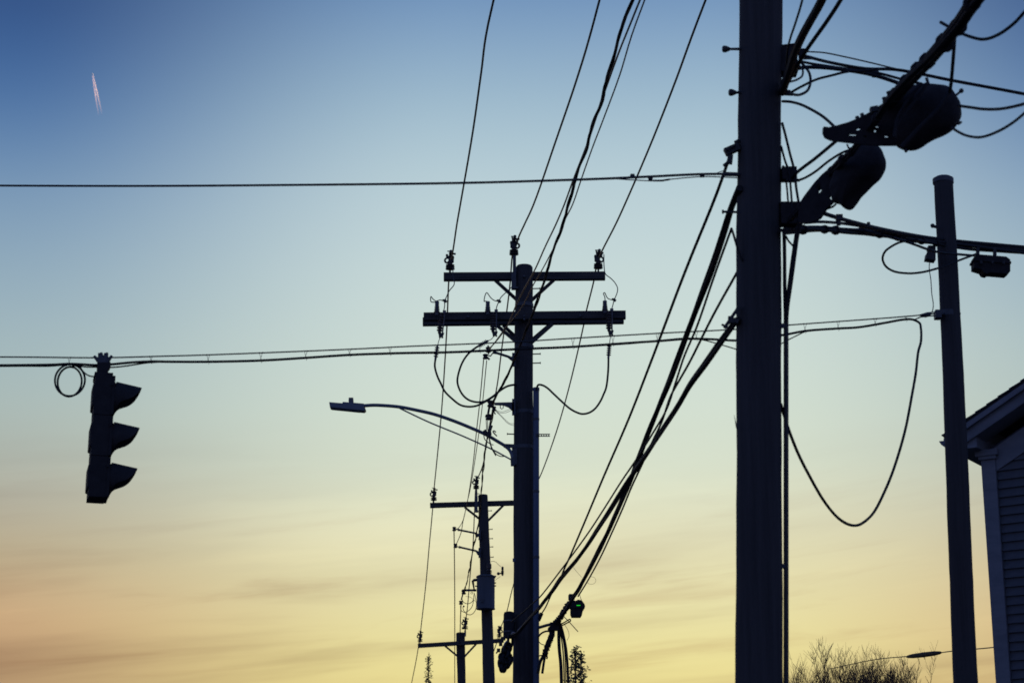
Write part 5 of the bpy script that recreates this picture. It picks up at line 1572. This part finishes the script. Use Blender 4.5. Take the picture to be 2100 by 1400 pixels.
def leafy_tip(px, py_top, Y, seed, label, wf):
    topz = P(px, py_top, Y).z
    x = P(px, py_top, Y).x
    rnd = random.Random(seed)
    base = Vector((x, Y, 0))
    root = thing('evergreen_tree', label, 'tree', base, 'small leafy treetops on the skyline')
    s = mpp(py_top, Y)
    stem = MB().tube([base, base + Vector((0.03, 0, topz * 0.5)), base + Vector((0, 0, topz - 0.06))], [0.09, 0.06, 0.008], 8)
    build(stem, 'trunk', 'bark', root)
    lv, br = MB(), MB()
    for k in range(60):
        dz = 0.03 + (k / 60) ** 1.1 * 2.6
        q = k * 2.4 + rnd.random()
        rr = min(0.05 + dz * 0.42, 0.7) * rnd.uniform(0.4, 1.1) * wf
        c0 = base + Vector((0, 0, topz - dz))
        c1 = c0 + Vector((math.cos(q) * rr, math.sin(q) * rr, rr * 0.7))
        if c1.z > topz:
            c1.z = topz - rnd.random() * 0.05
        br.tube([c0, c0.lerp(c1, 0.5) - Vector((0, 0, 0.02)), c1], [0.012, 0.008, 0.004], 4, False)
        for j in range(12):
            c = c0.lerp(c1, rnd.uniform(0.7, 1.05)) + Vector((rnd.gauss(0, 0.035), rnd.gauss(0, 0.035), rnd.gauss(0, 0.035)))
            a = Vector((rnd.uniform(-1, 1), rnd.uniform(-1, 1), rnd.uniform(-0.4, 1))).normalized()
            b = a.orthogonal().normalized()
            l_ = rnd.uniform(0.045, 0.085)
            i0 = len(lv.v)
            lv.v += [c, c + a * l_ * 0.5 + b * l_ * 0.3, c + a * l_, c + a * l_ * 0.5 - b * l_ * 0.3]
            lv.f.append((i0, i0 + 1, i0 + 2, i0 + 3))
    build(br, 'branches', 'bark', root, 0)
    build(lv, 'crown', 'leaf', root, 0)
leafy_tip(1179, 1327, 40, 5, 'leafy sprig of a treetop just below the hanging cables of the double-arm pole', 0.55)
leafy_tip(1191, 1341, 42, 15, 'lower leafy treetop beside the taller sprig under the hanging cables', 0.5)
leafy_tip(879, 1345, 66, 9, 'tiny leafy treetop under the arm of the farthest pole', 0.22)

# ================================================================== aircraft and its vapour trails
ALT = 9000.0
def sky_pt(px, py):
    r = ray(px, py)
    return EYE + r * (ALT / r.z)
ct = thing('contrail', 'pair of pinkish vapour trails low in the deep blue corner of the sky', 'contrail', sky_pt(207, 238))
for a, b in (((189.3, 156), (202.5, 238)), ((191.0, 154), (209.5, 236))):
    p, q = sky_pt(*a), sky_pt(*b)
    pts = [p.lerp(q, i / 24) for i in range(25)]
    rs = [2.5 + 5.0 * min(1, i / 10) for i in range(25)]
    build(MB().tube(pts, rs, 8), 'vapour_trail', 'vapour', ct)
pa = sky_pt(190, 152)
dv = (sky_pt(190, 152) - sky_pt(206, 238)); dv.z = 0; dv.normalize()
sv = Vector((dv.y, -dv.x, 0))
ac = thing('aircraft', 'tiny bright aircraft at the head of the vapour trails', 'aircraft', pa)
mb = MB().lathe(pa - dv * 22, dv, [(0, 0.4), (6, 1.6), (14, 2.4), (38, 2.4), (42, 1.6), (45, 0.3)], 12)
build(mb, 'fuselage', 'white', ac)
mb = MB()
for sg_ in (-1, 1):
    mb.hexa([pa + dv * 4, pa - dv * 3, pa - dv * 9 + sv * sg_ * 19, pa - dv * 6.5 + sv * sg_ * 19] + [v + Z * 0.5 for v in (pa + dv * 4, pa - dv * 3, pa - dv * 9 + sv * sg_ * 19, pa - dv * 6.5 + sv * sg_ * 19)])
build(mb, 'wing', 'white', ac, 0)
mb = MB()
t0_ = pa - dv * 19
for sg_ in (-1, 1):
    mb.hexa([t0_ + dv * 2, t0_ - dv * 2, t0_ - dv * 4 + sv * sg_ * 7, t0_ - dv * 2.5 + sv * sg_ * 7] + [v + Z * 0.3 for v in (t0_ + dv * 2, t0_ - dv * 2, t0_ - dv * 4 + sv * sg_ * 7, t0_ - dv * 2.5 + sv * sg_ * 7)])
mb.hexa([t0_ + dv * 3 + Z * 1.5, t0_ - dv * 2 + Z * 1.5, t0_ - dv * 4 + Z * 8, t0_ - dv * 2 + Z * 8] + [v + sv * 0.4 for v in (t0_ + dv * 3 + Z * 1.5, t0_ - dv * 2 + Z * 1.5, t0_ - dv * 4 + Z * 8, t0_ - dv * 2 + Z * 8)])
build(mb, 'tail', 'white', ac, 0)
